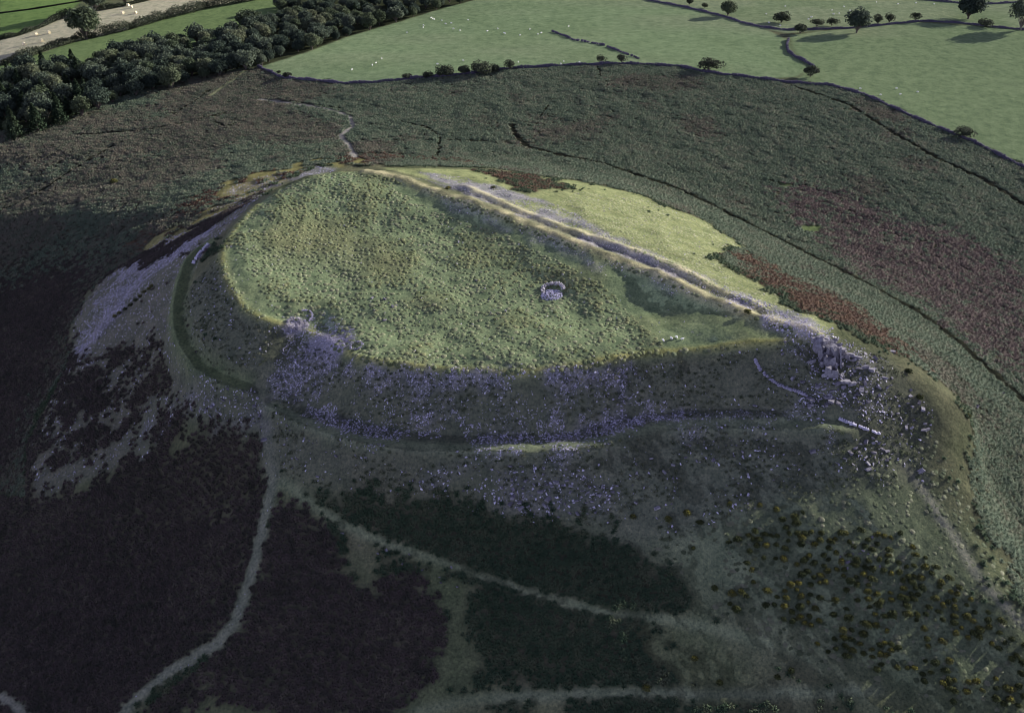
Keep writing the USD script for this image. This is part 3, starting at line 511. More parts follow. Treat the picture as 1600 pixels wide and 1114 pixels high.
SL += [(*q_, *z_, 7*k - 60, 4 - k) for k, (q_, z_) in enumerate(zip([(670,390),(745,350),(655,480),(860,420),(930,420),(690,460),(770,620),(700,700),(835,590),(905,470),(590,330),(665,560),(815,530),(910,560),(1060,500),(1130,480)], [(1.2,.9,2.2),(1.0,1.1,1.5),(.9,.8,2.4),(1.1,.7,2.6),(1.6,.8,1.0),(.8,.9,2.0),(1.3,1.0,1.4),(1.5,1.0,1.2),(.5,1.0,2.2),(1.7,.6,.8),(1.2,1.0,1.4),(1.0,.9,1.6),(.6,.9,2.6),(1.4,.8,.8),(1.9,.7,.7),(1.6,.7,.6)]))]
for k, (x, y, a, b, c, yaw, lean) in enumerate(SL):
    p = at1(*S7(x, y + c*9)); m = slab(500 + k, a*.78, b*.78, c*1.0) if k % 3 else stone(500 + k, a*1.1, b*1.1, c*1.3, 14); m.apply_transform(trimesh.transformations.rotation_matrix(math.radians(lean + 6*math.sin(k*2.3)), [0, 1, .1])); m.apply_transform(trimesh.transformations.rotation_matrix(math.radians(-14 + 8*math.cos(k*3.1)), [1, 0, 0])); m.apply_transform(trimesh.transformations.rotation_matrix(math.radians(yaw + 22*math.sin(k*1.7)), [0, 0, 1]))
    m.apply_translation(p - oc0 + [0, 0, c*.34]); obj('rock_slab', m, M['rock'], outcrop)
def boulder(p, s, seed, label, group, flat=.55, long=1.0, yaw=None, lean=None):
    r = np.random.default_rng(seed); s = s*.72; m = (slab if r.uniform() < .4 else stone)(seed, s*long*1.15, s*r.uniform(.55, .9), s*flat*.8*r.uniform(.7, 1.2))
    m.apply_transform(trimesh.transformations.rotation_matrix(r.normal(0, .35) if lean is None else lean, [r.normal(), r.normal(), .1])); m.apply_transform(trimesh.transformations.rotation_matrix(r.uniform(0, 6.3) if yaw is None else yaw, [0, 0, 1]))
    x = obj('boulder', m, M['rock'], label=label, cat='boulder', group=group)
    UsdGeom.Xformable(x).AddTranslateOp().Set(Gf.Vec3d(*map(float, p + [0, 0, s*flat*.22]))); return x
BO = [(550,610,2.0),(610,640,1.6),(300,735,1.6),(430,775,1.6),(380,812,1.2),(270,605,1.8),(235,940,1.4),(210,995,.9),(640,800,1.8),(700,800,1.9),(620,840,1.9),(685,870,2.2),(630,900,2.6),(600,805,1.4),(720,850,1.4),(790,890,1.7),(860,800,1.9),(960,775,3.4),(1040,800,2.9),(1095,775,1.6),(1205,790,2.0),(1160,865,3.0),(1030,900,1.5),(1075,885,1.3),(925,920,1.6),(895,985,2.0),(1100,930,2.6),(1085,960,2.4),(770,930,2.0),(740,970,2.2),(785,1010,3.2),(755,1050,2.4),(650,990,2.2),(500,975,2.0),(545,1000,1.8),(880,1045,2.2),(720,1060,1.6),(1240,1020,2.1),(1000,580,2.6),(1070,640,2.4),(1030,670,2.0),(1130,605,2.6),(1200,590,2.6),(1120,530,1.8),(1270,625,2.8),(1350,655,1.8),(1330,480,2.2),(1210,430,3.0),(1440,740,3.6),(1485,840,2.2),(1370,840,1.9),(1385,940,2.4),(920,690,2.0),(525,1060,2.0),(440,1080,1.5),(505,1085,1.8),(600,1060,1.4),(180,425,1.2),(215,270,1.4),(110,335,.8),(1550,400,1.8),(820,960,1.6),(870,870,1.3),(935,840,1.6),(690,945,1.2),(1290,920,.9)]
for k, (x, y, s) in enumerate(BO):
    boulder(at1(*S7(x, y)), s*.80, 900 + k, 'angular grey boulder fallen among the blocks around the rock outcrop', 'blocks fallen around the outcrop', long=1.15)
S6 = lambda x, y: (1060 + x/2.93, 370 + y/2.93)
for k, (x, y, s, l) in enumerate([(865,760,2.4,'single dark boulder on grass right below the fallen blocks'),(1125,890,3.0,'large lone boulder on the right slope beyond the short pale wall'),(1108,1075,2.6,'pale lone block low on the right spur'),(615,985,2.2,'pale leaning block on the slope below the outcrop'),(1485,720,2.4,'pale rock at the edge where grass meets bracken at right'),(350,775,2.0,'whitish block on the terrace slope left of the outcrop'),(1360,780,2.2,'flat pale stone beside the bracken edge of the spur')]):
    boulder(at1(*S6(x, y)), s*.9, 1200 + k, l, None)
SETS = [('lower', 58, .9, 1.9, 'grey block lying in the block field above the dark bracken', 'block field above the dark bracken', [(790,725),(900,735),(960,765),(935,805),(850,808),(780,790)]),
 ('mid', 44, .8, 1.6, 'pale stone block scattered on the grassy slope under the terrace', 'blocks scattered under the terrace', [(500,690),(700,710),(940,705),(1100,680),(1250,690),(1250,740),(1000,800),(960,800),(700,770),(540,750)]),
 ('knoll', 30, .9, 1.8, 'grey block in the stony cluster on the right slope below the outcrop', 'stony cluster below the outcrop', [(1335,690),(1370,680),(1395,700),(1385,730),(1340,735),(1320,720)]),
 ('rightslope', 26, .8, 1.8, 'grey stone block on the grassy right shoulder of the hill', 'blocks on the right shoulder', [(1395,590),(1440,620),(1450,680),(1400,680),(1380,640)]),
 ('leftside', 40, .8, 1.7, 'grey block scattered on the slope left of the entrance track', 'blocks left of the track', [(300,600),(400,610),(412,690),(380,640),(330,650),(280,665),(240,690),(260,640)]),
 ('tracks', 18, .6, 1.2, 'small pale stone block beside the track below the entrance', 'stones beside the track', [(435,640),(500,690),(520,760),(450,745)]),
 ('ground', 16, .6, 1.2, 'pale stone lying in the grassy clearing in the lower middle', 'stones in the grassy clearing', [(530,815),(600,850),(720,890),(720,960),(690,930),(600,880),(540,880)]),
 ('gorsey', 14, .7, 1.4, 'pale stone block standing among the gorse bushes', 'stones among the gorse', [(1300,840),(1375,840),(1385,880),(1330,900),(1310,880)]),
 ('top', 16, .6, 1.3, 'grey rock lying in the grass on top of the fort', 'rocks on the grass top', [(580,455),(612,450),(625,480),(640,515),(585,500),(575,470)]),
 ('top2', 10, .6, 1.3, 'grey stone showing through the grass in the middle of the fort', 'stones in the middle of the fort', [(700,345),(720,350),(790,470),(790,510),(765,505)])]
for name, n, lo, hi, l, g, poly in SETS:
    r = np.random.default_rng(len(name)*77 + n); P = thin(sample(area(poly), n*3, r), 1.1)[:n]
    for k, p in enumerate(P): boulder(p, lo + (hi - lo)*r.uniform()**2, 2000 + n*131 + k, l, g, long=1.2)

# ------------------------------------------------------------------ loose stones, as many as nobody could count
PEB = [(stone(k, 1, r_, z_, 8), M['stone'], False) for k, (r_, z_) in enumerate([(.8, .5), (.6, .45), (.9, .35), (.7, .6), (.5, .4)])]
PEBS = [(m, M['sunstone'], s) for m, _, s in PEB]
def scatter_stones(name, mask, per_m2, lo, hi, label, protos=PEB, seed=0, power=2.5, clump=None):
    r = np.random.default_rng(seed + 50); n = int(mask.sum()*RES*RES*per_m2); P = sample(mask, n, r)
    if clump is not None:
        i, j = to_ij(P[:, 0], P[:, 1]); P = P[map_coordinates(clump, [i, j], order=1, mode='nearest') + r.normal(0, .06, n) > .5]
    s = lo + (hi - lo)*r.uniform(size=len(P))**power; N_ = normals(P[:, 0], P[:, 1]); N_ += r.normal(0, .25, N_.shape); P[:, 2] += s*.08
    instancer(name, protos, P, s, tilt=N_, label=label, cat='stones')
dice1 = np.random.default_rng(79).uniform(size=(NY, NX))
for k, d_, lo, hi, l in (('rim', 11, .14, .46, 'band of grey violet scree just under the front rim of the fort'), ('shelf', 5, .14, .5, 'thin scatter of scree along the right half of the front terrace'), ('ditch', 14, .14, .5, 'broad strip of grey violet scree along the front terrace'), ('bank', 2.4, .14, .5, 'scattered scree on the steep front bank between rim and terrace'),
    ('entry', 11, .14, .48, 'fan of grey violet scree spilling through the fort entrance'), ('left', 6, .18, .6, 'long violet scree chute on the far left slope'), ('lower', 1.6, .2, .9, 'loose stones around the block field above the dark bracken'), ('tor', 1.8, .2, .9, 'loose rubble around the rock outcrop'),
    ('crest', 4, .2, .7, 'stony crest running from the far bank to the outcrop'), ('side', 1.5, .2, .8, 'stony patches on the slope left of the track'), ('edge', 1.4, .2, .7, 'stones along the rough far left edge of the fort')):
    scatter_stones('loose_stones', smask[k] & ~(bracken if k in ('left', 'side', 'edge') else np.zeros_like(bracken)) & ~path_mask['main'] & ~ledge1 & (~ledges | (dice1 < .35)), d_, lo, hi, l, seed=len(l))
for k, d_, l in (('back', 3.6, 'sunlit pale stones along the outer side of the far banks'), ('moat', 4, 'pale stones lining the ditch between the two far banks'), ('inner', 1.6, 'small stones on the inner side of the far bank')): scatter_stones('loose_stones', smask[k] & (d1 > 1.6) & (d2 > 1.8), d_, .18, .65, l, PEBS, seed=len(l))
scatter_stones('loose_stones', front & ~ledges & ~bracken & ~path_mask['main'], .75, .15, .85, 'sparse pale stones strewn over the front slopes of the hill', seed=4, power=4, clump=N6*.5 + N12*.3 + .12)
scatter_stones('loose_stones', fort, .05, .2, .7, 'few pale stones in the grass of the fort top', PEBS, seed=5, power=3)
scatter_stones('loose_stones', hillside & ~bracken & ~ledge1, 1.3, .18, .8, 'stones strewn over the rough left slope', seed=6, power=3.5)
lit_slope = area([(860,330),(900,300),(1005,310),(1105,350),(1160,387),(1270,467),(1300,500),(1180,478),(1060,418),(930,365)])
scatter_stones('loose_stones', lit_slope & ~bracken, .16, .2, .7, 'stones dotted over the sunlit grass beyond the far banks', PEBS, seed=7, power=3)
scatter_stones('loose_stones', path_mask['main'] | stroke(5, PATHS['main'][:5]), .5, .12, .45, 'small stones along the grey green track', seed=8, power=3)

# ------------------------------------------------------------------ stone shelters on the fort
def ring(P0, R, h, n, seed, arc=(0, 2*np.pi), w=.8, mat='stone', size=.5, rows=3):
    r = np.random.default_rng(seed); o = []
    for k in range(n):
        a = r.uniform(*arc); rr = R + r.uniform(-w, w)*.5; x, y = rr*np.cos(a), rr*np.sin(a)*1.0
        z = hz(P0[0] + x, P0[1] + y)[0] - P0[2] + h*r.uniform(0, 1)*(1 - abs(rr - R)/w); s = size*r.uniform(.6, 1.25)
        b = stone(r.integers(1 << 30), s, s*.75, s*.55, 8); b.apply_transform(trimesh.transformations.rotation_matrix(r.uniform(0, 6.3), [0, 0, 1])); b.apply_translation([x, y, z]); o.append(b)
    return cat(o)
def heap(P0, c, R, h, n, seed, size=.45):
    r = np.random.default_rng(seed); o = []
    for k in range(n):
        a, q_ = r.uniform(0, 6.3), np.sqrt(r.uniform()); x, y = c[0] + R*q_*np.cos(a), c[1] + R*q_*np.sin(a); s = size*r.uniform(.6, 1.25)
        b = stone(r.integers(1 << 30), s, s*.75, s*.55, 8); b.apply_translation([x, y, hz(P0[0] + x, P0[1] + y)[0] - P0[2] + h*(1 - q_**1.5)*r.uniform(.8, 1)]); o.append(b)
    return cat(o)
p = at1(864, 457); t = thing('stone_shelter', tuple(p), label='horseshoe shelter of piled pale stones in the middle of the grass top', cat='shelter')
obj('shelter_wall', ring(p + [0, 1.0, 0], 2.9, .95, 260, 1, (-.25, 3.5), 1.0, size=.5), M['sunstone'], t, kind='stuff'); UsdGeom.Xformable(t.GetChildren()[-1]).AddTranslateOp().Set(Gf.Vec3d(0, 1.0, 0))
obj('stone_heap', heap(p, (-.5, -1.6), 3.1, .85, 420, 2, .42), M['stone'], t, kind='stuff')
p = at1(461, 506); t = thing('stone_shelter', tuple(p), label='small sunlit stone ring at the left end of the fort entrance', cat='shelter')
obj('shelter_wall', ring(p, 1.9, .95, 190, 3, w=.8, size=.5), M['sunstone'], t, kind='stuff'); obj('stone_heap', heap(p, (2.7, .1), 1.2, .5, 60, 4), M['sunstone'], t, kind='stuff')
p = at1(477, 494); t = obj('stone_shelter', ring(p, 2.0, .55, 95, 5, (-1.6, 2.2), .45, size=.42), M['stone'], label='low curved arm of stones joined behind the small sunlit ring', cat='shelter'); UsdGeom.Xformable(t).AddTranslateOp().Set(Gf.Vec3d(*map(float, p)))
p = at1(557, 541); t = obj('stone_shelter', ring(p, 1.6, .5, 85, 6, w=.5, size=.45), M['stone'], label='small round stone ring on the grass beside the right side of the entrance', cat='shelter'); UsdGeom.Xformable(t).AddTranslateOp().Set(Gf.Vec3d(*map(float, p)))

# ------------------------------------------------------------------ ground cover
def grid_points(mask, spacing, seed, jit=.55):
    r = np.random.default_rng(seed); ii, jj = np.nonzero(mask); x0, x1, y0, y1 = jj.min()*RES + X0, jj.max()*RES + X0, ii.min()*RES + Y0, ii.max()*RES + Y0
    gx_, gy_ = np.meshgrid(np.arange(x0, x1, spacing), np.arange(y0, y1, spacing*.87)); gx_[1::2] += spacing/2
    x, y = gx_.ravel() + r.uniform(-jit, jit, gx_.size)*spacing, gy_.ravel() + r.uniform(-jit, jit, gx_.size)*spacing; i, j = (np.rint(v).astype(int) for v in to_ij(x, y))
    okk = (i >= 0) & (i < NY) & (j >= 0) & (j < NX); x, y, i, j = x[okk], y[okk], i[okk], j[okk]; k = mask[i, j]; x, y = x[k], y[k]
    P = np.column_stack([x, y, hz(x, y)]); return P[in_view(P)]
rb = np.random.default_rng(3)
def ferns(mat): return [(tri(blades(rb, 24, .88, .58, .22, seg=2)), M[mat], False) for _ in range(4)]
def grow(name, mask, spacing, mat, label, catg, seed, size=1.0, protos=None, sink=.12, zs=1.0, vary=.3):
    P = grid_points(mask, spacing, seed); r = np.random.default_rng(seed); s = size*r.uniform(1 - vary, 1 + vary, len(P)); P[:, 2] -= sink*s
    S_ = np.column_stack([s, s, s*zs*r.uniform(.75, 1.25, len(P))]); instancer(name, protos or ferns(mat), P, S_, tilt=normals(P[:, 0], P[:, 1])*[.6, .6, 1], label=label, cat=catg); print(name, len(P))
back, left_ = area(A_back), area(A_left)

rim_rust = area([(210,400),(260,370),(340,320),(430,282),(500,258),(640,255),(760,262),(740,250),(600,240),(500,245),(400,270),(300,310),(200,370)]) & (streak > .51)
brown = back & ((N30*.6 + streak*.4 + np.clip((-XY[..., 0] - 90)/200, -.08, .10)) > .54)
nearm = XY[..., 1] < 330
dice = np.random.default_rng(77).uniform(size=(NY, NX))
fray = lambda m, soft=6: gaussian_filter(m.astype(np.float32), soft) > .08 + .84*dice
purple = fray(warp(area(A_fern), 3), 12) & (dice < .8); rust = fray(warp(rusty, 2), 12) & (streak + .4*dice > .60); rim_rust_ = None
rim_rust = fray(rim_rust, 6) & (dice < .6); brown = fray(brown, 7); lowleft = fray(area([(-150,430),(30,420),(150,385),(180,410),(120,490),(105,575),(60,640),(40,700),(40,770),(-6,770),(-150,770)]), 22); b_ = bracken & back & ~lowleft & ~rust & ~rim_rust & ~purple  # lowleft: moor in hill shade, given the darkened heath colour
grow('bracken', b_ & ~brown & nearm, 1.0, 'bracken_green', 'dense green bracken on the right flank of the hill', 'bracken', 11)
grow('bracken', b_ & ~brown & ~nearm, 1.25, 'bracken_green', 'dense green bracken on the moor behind the fort', 'bracken', 12, 1.25)
grow('bracken', b_ & brown & nearm, 1.0, 'bracken_brown', 'browning bracken beside the fort slopes', 'bracken', 13)
grow('bracken', b_ & brown & ~nearm, 1.25, 'bracken_brown', 'browning bracken on the moor at left', 'bracken', 14, 1.25)
grow('bracken', bracken & (rust | rim_rust), 1.0, 'bracken_rust', 'rust red bracken patches along the far edge of the hill', 'bracken', 15)
grow('bracken', bracken & back & purple & ~rust & ~rim_rust, 1.1, 'bracken_purple', 'purplish brown bracken across the right hand moor', 'bracken', 23, 1.1)
grow('heather', bracken & ((back & lowleft & ~rust & ~rim_rust & ~purple) | ~back & (left_ | area(A_mid) | hillside)), .85, 'heath_shade_dark', 'brown heather and bracken on the shaded lower left slope, darkened in colour for the shade', 'heather', 16, .8)
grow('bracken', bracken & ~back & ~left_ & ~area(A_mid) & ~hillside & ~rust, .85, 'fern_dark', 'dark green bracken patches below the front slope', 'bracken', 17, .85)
def tuss(n, rad, h, w): return tri(blades(rb, n, rad, h, w, curl=.75, lift=.45, seg=2, base=.5))
tp = lambda mat: [(cat([mound(rb, .70, .15), tuss(4, .55, .19, .10)]), M[mat], True) for _ in range(5)]
moor = fort & (mix(N12, .46, .66) + mix(N30, .45, .62)*.5 + np.random.default_rng(5).uniform(-.3, .3, (NY, NX)) > .86)
smooth_ = area([(600,280),(660,300),(760,335),(900,390),(1050,445),(1180,500),(1280,530),(1180,535),(1050,545),(1000,500),(940,440),(800,370),(680,330)])
calm = fort & ~smooth_ & ~stroke(5, [(360,392),(420,500),(520,535)])
grow('grass_tussocks', calm & ~moor & (N6 + .35*(dice < .8) > .54), 1.4, 'tussock', 'yellow green grass tussocks covering the top of the fort', 'tussocks', 18, 1.0, tp('tussock'), sink=.04, vary=.42)
grow('grass_tussocks', calm & moor & (dice < .9), 1.35, 'tussock_brown', 'brownish grass tussocks in patches on the fort top', 'tussocks', 19, 1.0, tp('tussock_brown'), sink=.04, vary=.42)
tf = lambda mat: [(tuss(12, .38, .34, .14), M[mat], False) for _ in range(4)]
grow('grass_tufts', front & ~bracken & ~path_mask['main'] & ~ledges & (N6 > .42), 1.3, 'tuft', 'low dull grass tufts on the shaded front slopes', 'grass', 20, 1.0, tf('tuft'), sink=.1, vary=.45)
lowr = area([(1010,870),(1110,950),(1300,1045),(1600,1120),(1604,965),(1530,830),(1450,640),(1400,700),(1250,770),(1000,850)])
grow('grass_tufts', lowr & ~bracken & (N6 > .36), 1.7, 'tuft', 'pale grass clumps between the gorse bushes', 'grass', 21, 1.15, tp('tuft'), sink=.1, vary=.5, zs=.75)
grow('grass_tufts', lit_slope & ~bracken & (N6 + .3*dice > .55), 1.2, 'tussock_sunlit', 'short grass tufts on the sunlit far slope, brightened in colour for the sun', 'grass', 22, .62, tp('tussock_sunlit'), sink=.05, vary=.5)

# ------------------------------------------------------------------ gorse
def gorse_build(seed, bloom):
    def b(t):
        r = np.random.default_rng(seed); pts = []
        for _ in range(r.integers(2, 5)):
            c = np.array([*r.uniform(-.35, .35, 2), r.uniform(.25, .45)]); d = r.normal(size=(80, 3)); d[:, 2] = np.abs(d[:, 2])*1.1 - .2; d /= np.linalg.norm(d, axis=1, keepdims=True); pts.append(c + d*r.uniform(.38, .62, (80, 1))*[1, 1, .9])
        pts = np.vstack(pts); obj('foliage', leafcloud(r, pts, .21, .6), M['gorse'], t); top = pts[pts[:, 2] > np.quantile(pts[:, 2], 1 - bloom)]
        obj('blossom', leafcloud(r, top*[1, 1, 1] + [0, 0, .04], .15, 1.0), M['gorse_bloom'], t)
        obj('stem', cat([limb([0, 0, -.2], [*r.uniform(-.3, .3, 2), .5], .05, .02, 5) for _ in range(3)]), M['bark'], t)
    return Kind('gorse_bush', b)
GK = [gorse_build(70 + k, [.05, .10, .08, .22, .45, .06][k]) for k in range(6)]
S5 = lambda x, y: (1150 + x/5.303, 780 + y/5.303); S8 = lambda x, y: (800 + x/2, 734 + y/2)
gp = [S5(*q_) for q_ in [(205,55),(330,95),(495,155),(550,110),(590,130),(385,185),(500,205),(410,240),(525,245),(440,290),(505,290),(230,295),(440,350),(175,390),(335,385),(400,420),(120,435),(705,290),(825,335),(1040,265),(920,285),(935,360),(1090,340),(1165,300),(1220,310),(1285,325),(1370,290),(600,475),(725,470),(225,490),(330,500),(400,500),(85,530),(130,590),(505,540),(650,380),(770,410),(870,530),(980,545),(1250,520),(905,590),(140,690),(45,770),(520,700),(645,660),(735,690),(910,760),(920,790),(1000,715),(1090,710),(1090,770),(1280,620),(1470,640),(1380,680),(1280,780),(1320,810),(550,815),(340,810),(240,885),(690,830),(400,770),(820,850),(1090,830),(910,910),(810,970),(930,990),(1150,955),(1225,975),(1295,970),(1500,960),(610,1045),(690,1010),(520,985),(390,1000),(880,1085),(960,1085),(1100,1040),(1140,1070),(1250,1090),(1450,780),(1470,830),(1560,570),(1540,740),(1100,895),(1000,840),(760,610),(450,720),(250,760),(90,810)]]
gp += [S8(*q_) for q_ in [(490,155),(545,140),(585,165),(680,108),(775,112),(825,130),(375,150),(955,545),(1035,500),(1185,545),(1170,580),(1300,530),(1345,540),(1390,515),(1320,605),(1370,600),(1345,670),(1385,660),(1500,545),(1520,510),(1310,635),(1290,600),(1450,665),(1510,655),(1560,690),(1580,735),(1470,690),(1380,725),(1510,720),(830,650),(870,630),(645,665),(570,590),(420,685),(1540,540),(1560,590),(1590,640),(1010,560),(1060,565),(1100,575),(1085,545)]]
GP = at(gp); r = np.random.default_rng(5); extra = sample((wnoise(9, 55, 2) > .5) & area([(1075,860),(1180,830),(1300,830),(1420,850),(1520,930),(1600,1010),(1600,1110),(1490,1080),(1330,1030),(1200,985),(1130,945)]), 500, r)
GP = np.vstack([GP, thin(extra, 1.35)]); GP = thin(GP, 1.2)[:290]; GN = normals(GP[:, 0], GP[:, 1])
def gorse_words(p, bright):
    x, y = pix(p[None])[0]; w = ('top left part' if x < 1240 else 'top right part') if y < 870 else ('left part' if x < 1240 else 'middle') if y < 960 and x < 1420 else 'right edge' if x > 1460 else 'bottom part'
    n = 'yellow flowering gorse bush' if bright else 'dark rounded gorse bush'; return dict(label=f'{n} in the {w} of the gorse slope', cat='gorse bush', group=f'{n}es in the {w} of the gorse slope')
for k, p in enumerate(GP):
    s = r.uniform(.75, 1.35); v = [0, 1, 2, 5, 0, 3, 1, 5, 2, 5, 0, 1, 2, 4][k % 14]
    GK[v].put(p - [0, 0, .1], r.uniform(0, 6.3), (s*1.1, s, s*r.uniform(.8, 1.1)), **gorse_words(p, v in (3, 4)))
r = np.random.default_rng(6)
for x, y in [(205,478),(212,471),(219,465),(226,458),(233,452),(197,484),(188,490),(237,449),(181,495)]:
    GK[0].put(at1(x, y) - [0, 0, .1], r.uniform(0, 6), (1.3, 1.2, 1), label='dark bush in the short slanting row on the scree of the left slope', cat='bush', group='row of dark bushes on the left scree')
for x, y, l in [(700,296,'small yellow flowering gorse bush on the near end of the far bank'), (770,295,'small yellow flowering gorse bush halfway along the far bank'), (1168,489,'small dark bush on the crest of the far bank near the outcrop'), (1438,622,'dark green bush in the hollow of the right shoulder'), (1512,652,'small dark bush at the edge of the right spur'), (1420,582,'little dark bush on the right shoulder above the hollow'), (178,287,'isolated dark bush in the brown bracken at left')]:
    GK[4 if 'yellow' in l else 1].put(at1(x, y) - [0, 0, .1], r.uniform(0, 6), (1.5, 1.3, 1.1) if 'isolated' not in l else (2.6, 2.4, 2.2), label=l, cat='bush')

# ------------------------------------------------------------------ trees
def tree_build(name, seed, leaf, shape='round', h=12.0, w=11.0, n=2200, size=.75, trunk=.10):
    def b(t):
        r = np.random.default_rng(seed); th = h*trunk; ps, lim = [], [limb([0, 0, -.5], [r.normal(0, .2), r.normal(0, .2), th + h*.15], .035*h, .022*h, 8)]
        if shape == 'cone':
            z = th + (h - th)*r.uniform(0, 1, n)**1.15; f = (z - th)/(h - th); a = r.uniform(0, 6.3, n); tier = .82 + .18*np.sin(f*36 + r.normal(0, .5)); rad = w*.5*(1 - f)**.85*tier*r.uniform(.55, 1.08, n)
            ps = np.column_stack([rad*np.cos(a), rad*np.sin(a), z - rad*.15]); lim = [limb([0, 0, -.5], [0, 0, h*.93], .022*h, .004*h, 7)]
        else:
            nl = {'round': 19, 'thorn': 8, 'shrub': 8}[shape]
            for k in range(nl):
                a = k*2.4 + r.uniform(-.4, .4); q_ = math.sqrt((k + .5)/nl)*.62; c = np.array([w*.5*q_*math.cos(a), w*.5*q_*math.sin(a), th + (h - th)*(.34 + .38*(1 - q_**1.6) + r.uniform(-.14, .06))]); R = np.array([w*.21, w*.21, (h - th)*.27])*r.uniform(.6, 1.3)*{'round': 1.0}.get(shape, 1.18)
                d = r.normal(size=(n//nl, 3)); d /= np.linalg.norm(d, axis=1, keepdims=True); ps.append(c + d*R*(r.uniform(.3, 1, (n//nl, 1))**.4)); lim.append(limb([0, 0, th*.7], c, .016*h, .004*h, 5))
            ps = np.vstack(ps); ps = ps[ps[:, 2] > th*(.75 if shape != 'shrub' else .2)]
        m = [0, 0, th + (h - th)*.4]; cl = leafcloud(r, ps - m, size); cl.apply_translation(m); obj('crown', cl, M[leaf], t); obj('trunk', cat(lim), M['bark'], t)
    return Kind(name, b)
OAK = [tree_build('oak_tree', 100 + k, 'leaf', 'round', 12, 12 + k, 2700, .88) for k in range(3)]
PALE = [tree_build('broadleaf_tree', 120 + k, 'leaf_olive', 'round', 12, 11 + k, 2500, .85) for k in range(3)]
FIR = [tree_build('conifer_tree', 140 + k, 'needle', 'cone', 13, 8.0 + .6*k, 1500, .7, .08) for k in range(3)]
THORN = [tree_build('hawthorn_tree', 160 + k, 'thorn', 'thorn', 6, 6.6 + .5*k, 1100, .5, .14) for k in range(4)]
SHRUB = [tree_build('field_shrub', 180 + k, 'thorn', 'shrub', 4.5, 6.5, 1100, .5, .05) for k in range(3)]
def place(kind, base, hpx, wpx, label, rz=None, group=None, catg='tree'):
    p = at1(*base); d = p - [0, 0, CAM_Z]; depth = d[1]*CP - d[2]*SP; mpp = depth/FPX; r = np.random.default_rng(int(base[0]*13 + base[1]))
    H_, W_ = {'oak_tree': (12, 13), 'broadleaf_tree': (12, 12), 'conifer_tree': (14, 6.8), 'hawthorn_tree': (6, 6.8), 'field_shrub': (4.5, 6.5)}[kind.name]
    tilt_ = math.atan2(-d[2], math.hypot(d[0], d[1])); sw = wpx*mpp/W_; ht = max(1.5, (hpx*mpp - wpx*mpp*.55*math.sin(tilt_))/math.cos(tilt_)); 
    kind.put(p - [0, 0, .15], r.uniform(0, 6.3), (sw, sw, ht/H_), label=label, cat=catg, group=group)
FT = [(OAK[0],(1338,52),44,46,'large dark round oak in the middle of the tree row at top right'),(THORN[0],(1371,39),19,19,'small tree just right of the large round oak'),(THORN[1],(1389,37),18,17,'second small tree right of the large round oak'),(THORN[2],(1430,34),16,17,'small lone round tree on the far wall at top right'),
 (OAK[1],(1512,30),44,50,'tall dark oak near the top right corner'),(SHRUB[0],(1539,42),15,26,'low dark bush at the foot of the tall top right oak'),(OAK[2],(1594,48),58,44,'dark oak cut by the right edge of the picture'),(THORN[3],(1107,111),25,38,'round dark hawthorn behind the long wall at centre right'),(THORN[0],(1266,121),23,28,'small flat topped tree at the end of the short winding wall'),
 (THORN[1],(1505,216),24,35,'dark hawthorn leaning beside the long wall at far right'),(SHRUB[1],(1221,36),20,30,'dense dark bush on grass above the junction of the walls'),(SHRUB[2],(1250,53),19,26,'dark bush on the wall right of the gateway'),(THORN[2],(1276,43),16,21,'small thin tree left of the pale thorn on the far wall'),(THORN[3],(1299,41),15,19,'small pale thorn tree just left of the large round oak'),
 (PALE[0],(1137,25),27,31,'greyish round tree on the far wall at top centre right'),(SHRUB[0],(1101,13),9,11,'tiny bush on the far wall at the top'),(SHRUB[1],(1077,8),12,12,'small dark bush by the top edge above the far wall'),
 (SHRUB[2],(636,123),11,20,'lowest pale shrub at the left end of the wall bushes'),(SHRUB[0],(668,122),13,18,'small shrub left of the two large wall bushes'),(SHRUB[1],(697,119),22,32,'wide dark bush on the wall, left one of the large pair'),(SHRUB[2],(725,116),17,24,'lower bush in the gap between the two large wall bushes'),(SHRUB[0],(752,116),25,34,'tallest dark bush on the wall in the central group'),(SHRUB[1],(774,113),15,18,'small bush touching the right side of the tallest wall bush'),
 (THORN[0],(797,110),20,21,'separate round thorn at the right end of the wall bushes'),(THORN[1],(939,98),14,18,'thin small thorn on the wall below the broken stone line'),(THORN[2],(971,99),16,17,'small thorn beside the stone heap at the end of the broken line'),
 (PALE[1],(136,62),58,54,'big leafy tree standing in the hedge at top left'),(OAK[0],(152,18),40,40,'dark tree at the top edge above the big hedge tree'),(OAK[1],(196,6),28,34,'dark tree at the top edge right of the hedge tree'),(PALE[2],(390,45),36,46,'pale round tree alone on the green strip by the wood'),
 (SHRUB[2],(449,122),12,17,'small dark bush on grass at the corner of the long wall'),(SHRUB[0],(436,115),6,8,'tiny bush left of the small bush at the wall corner')]
for f in FT: place(*f)
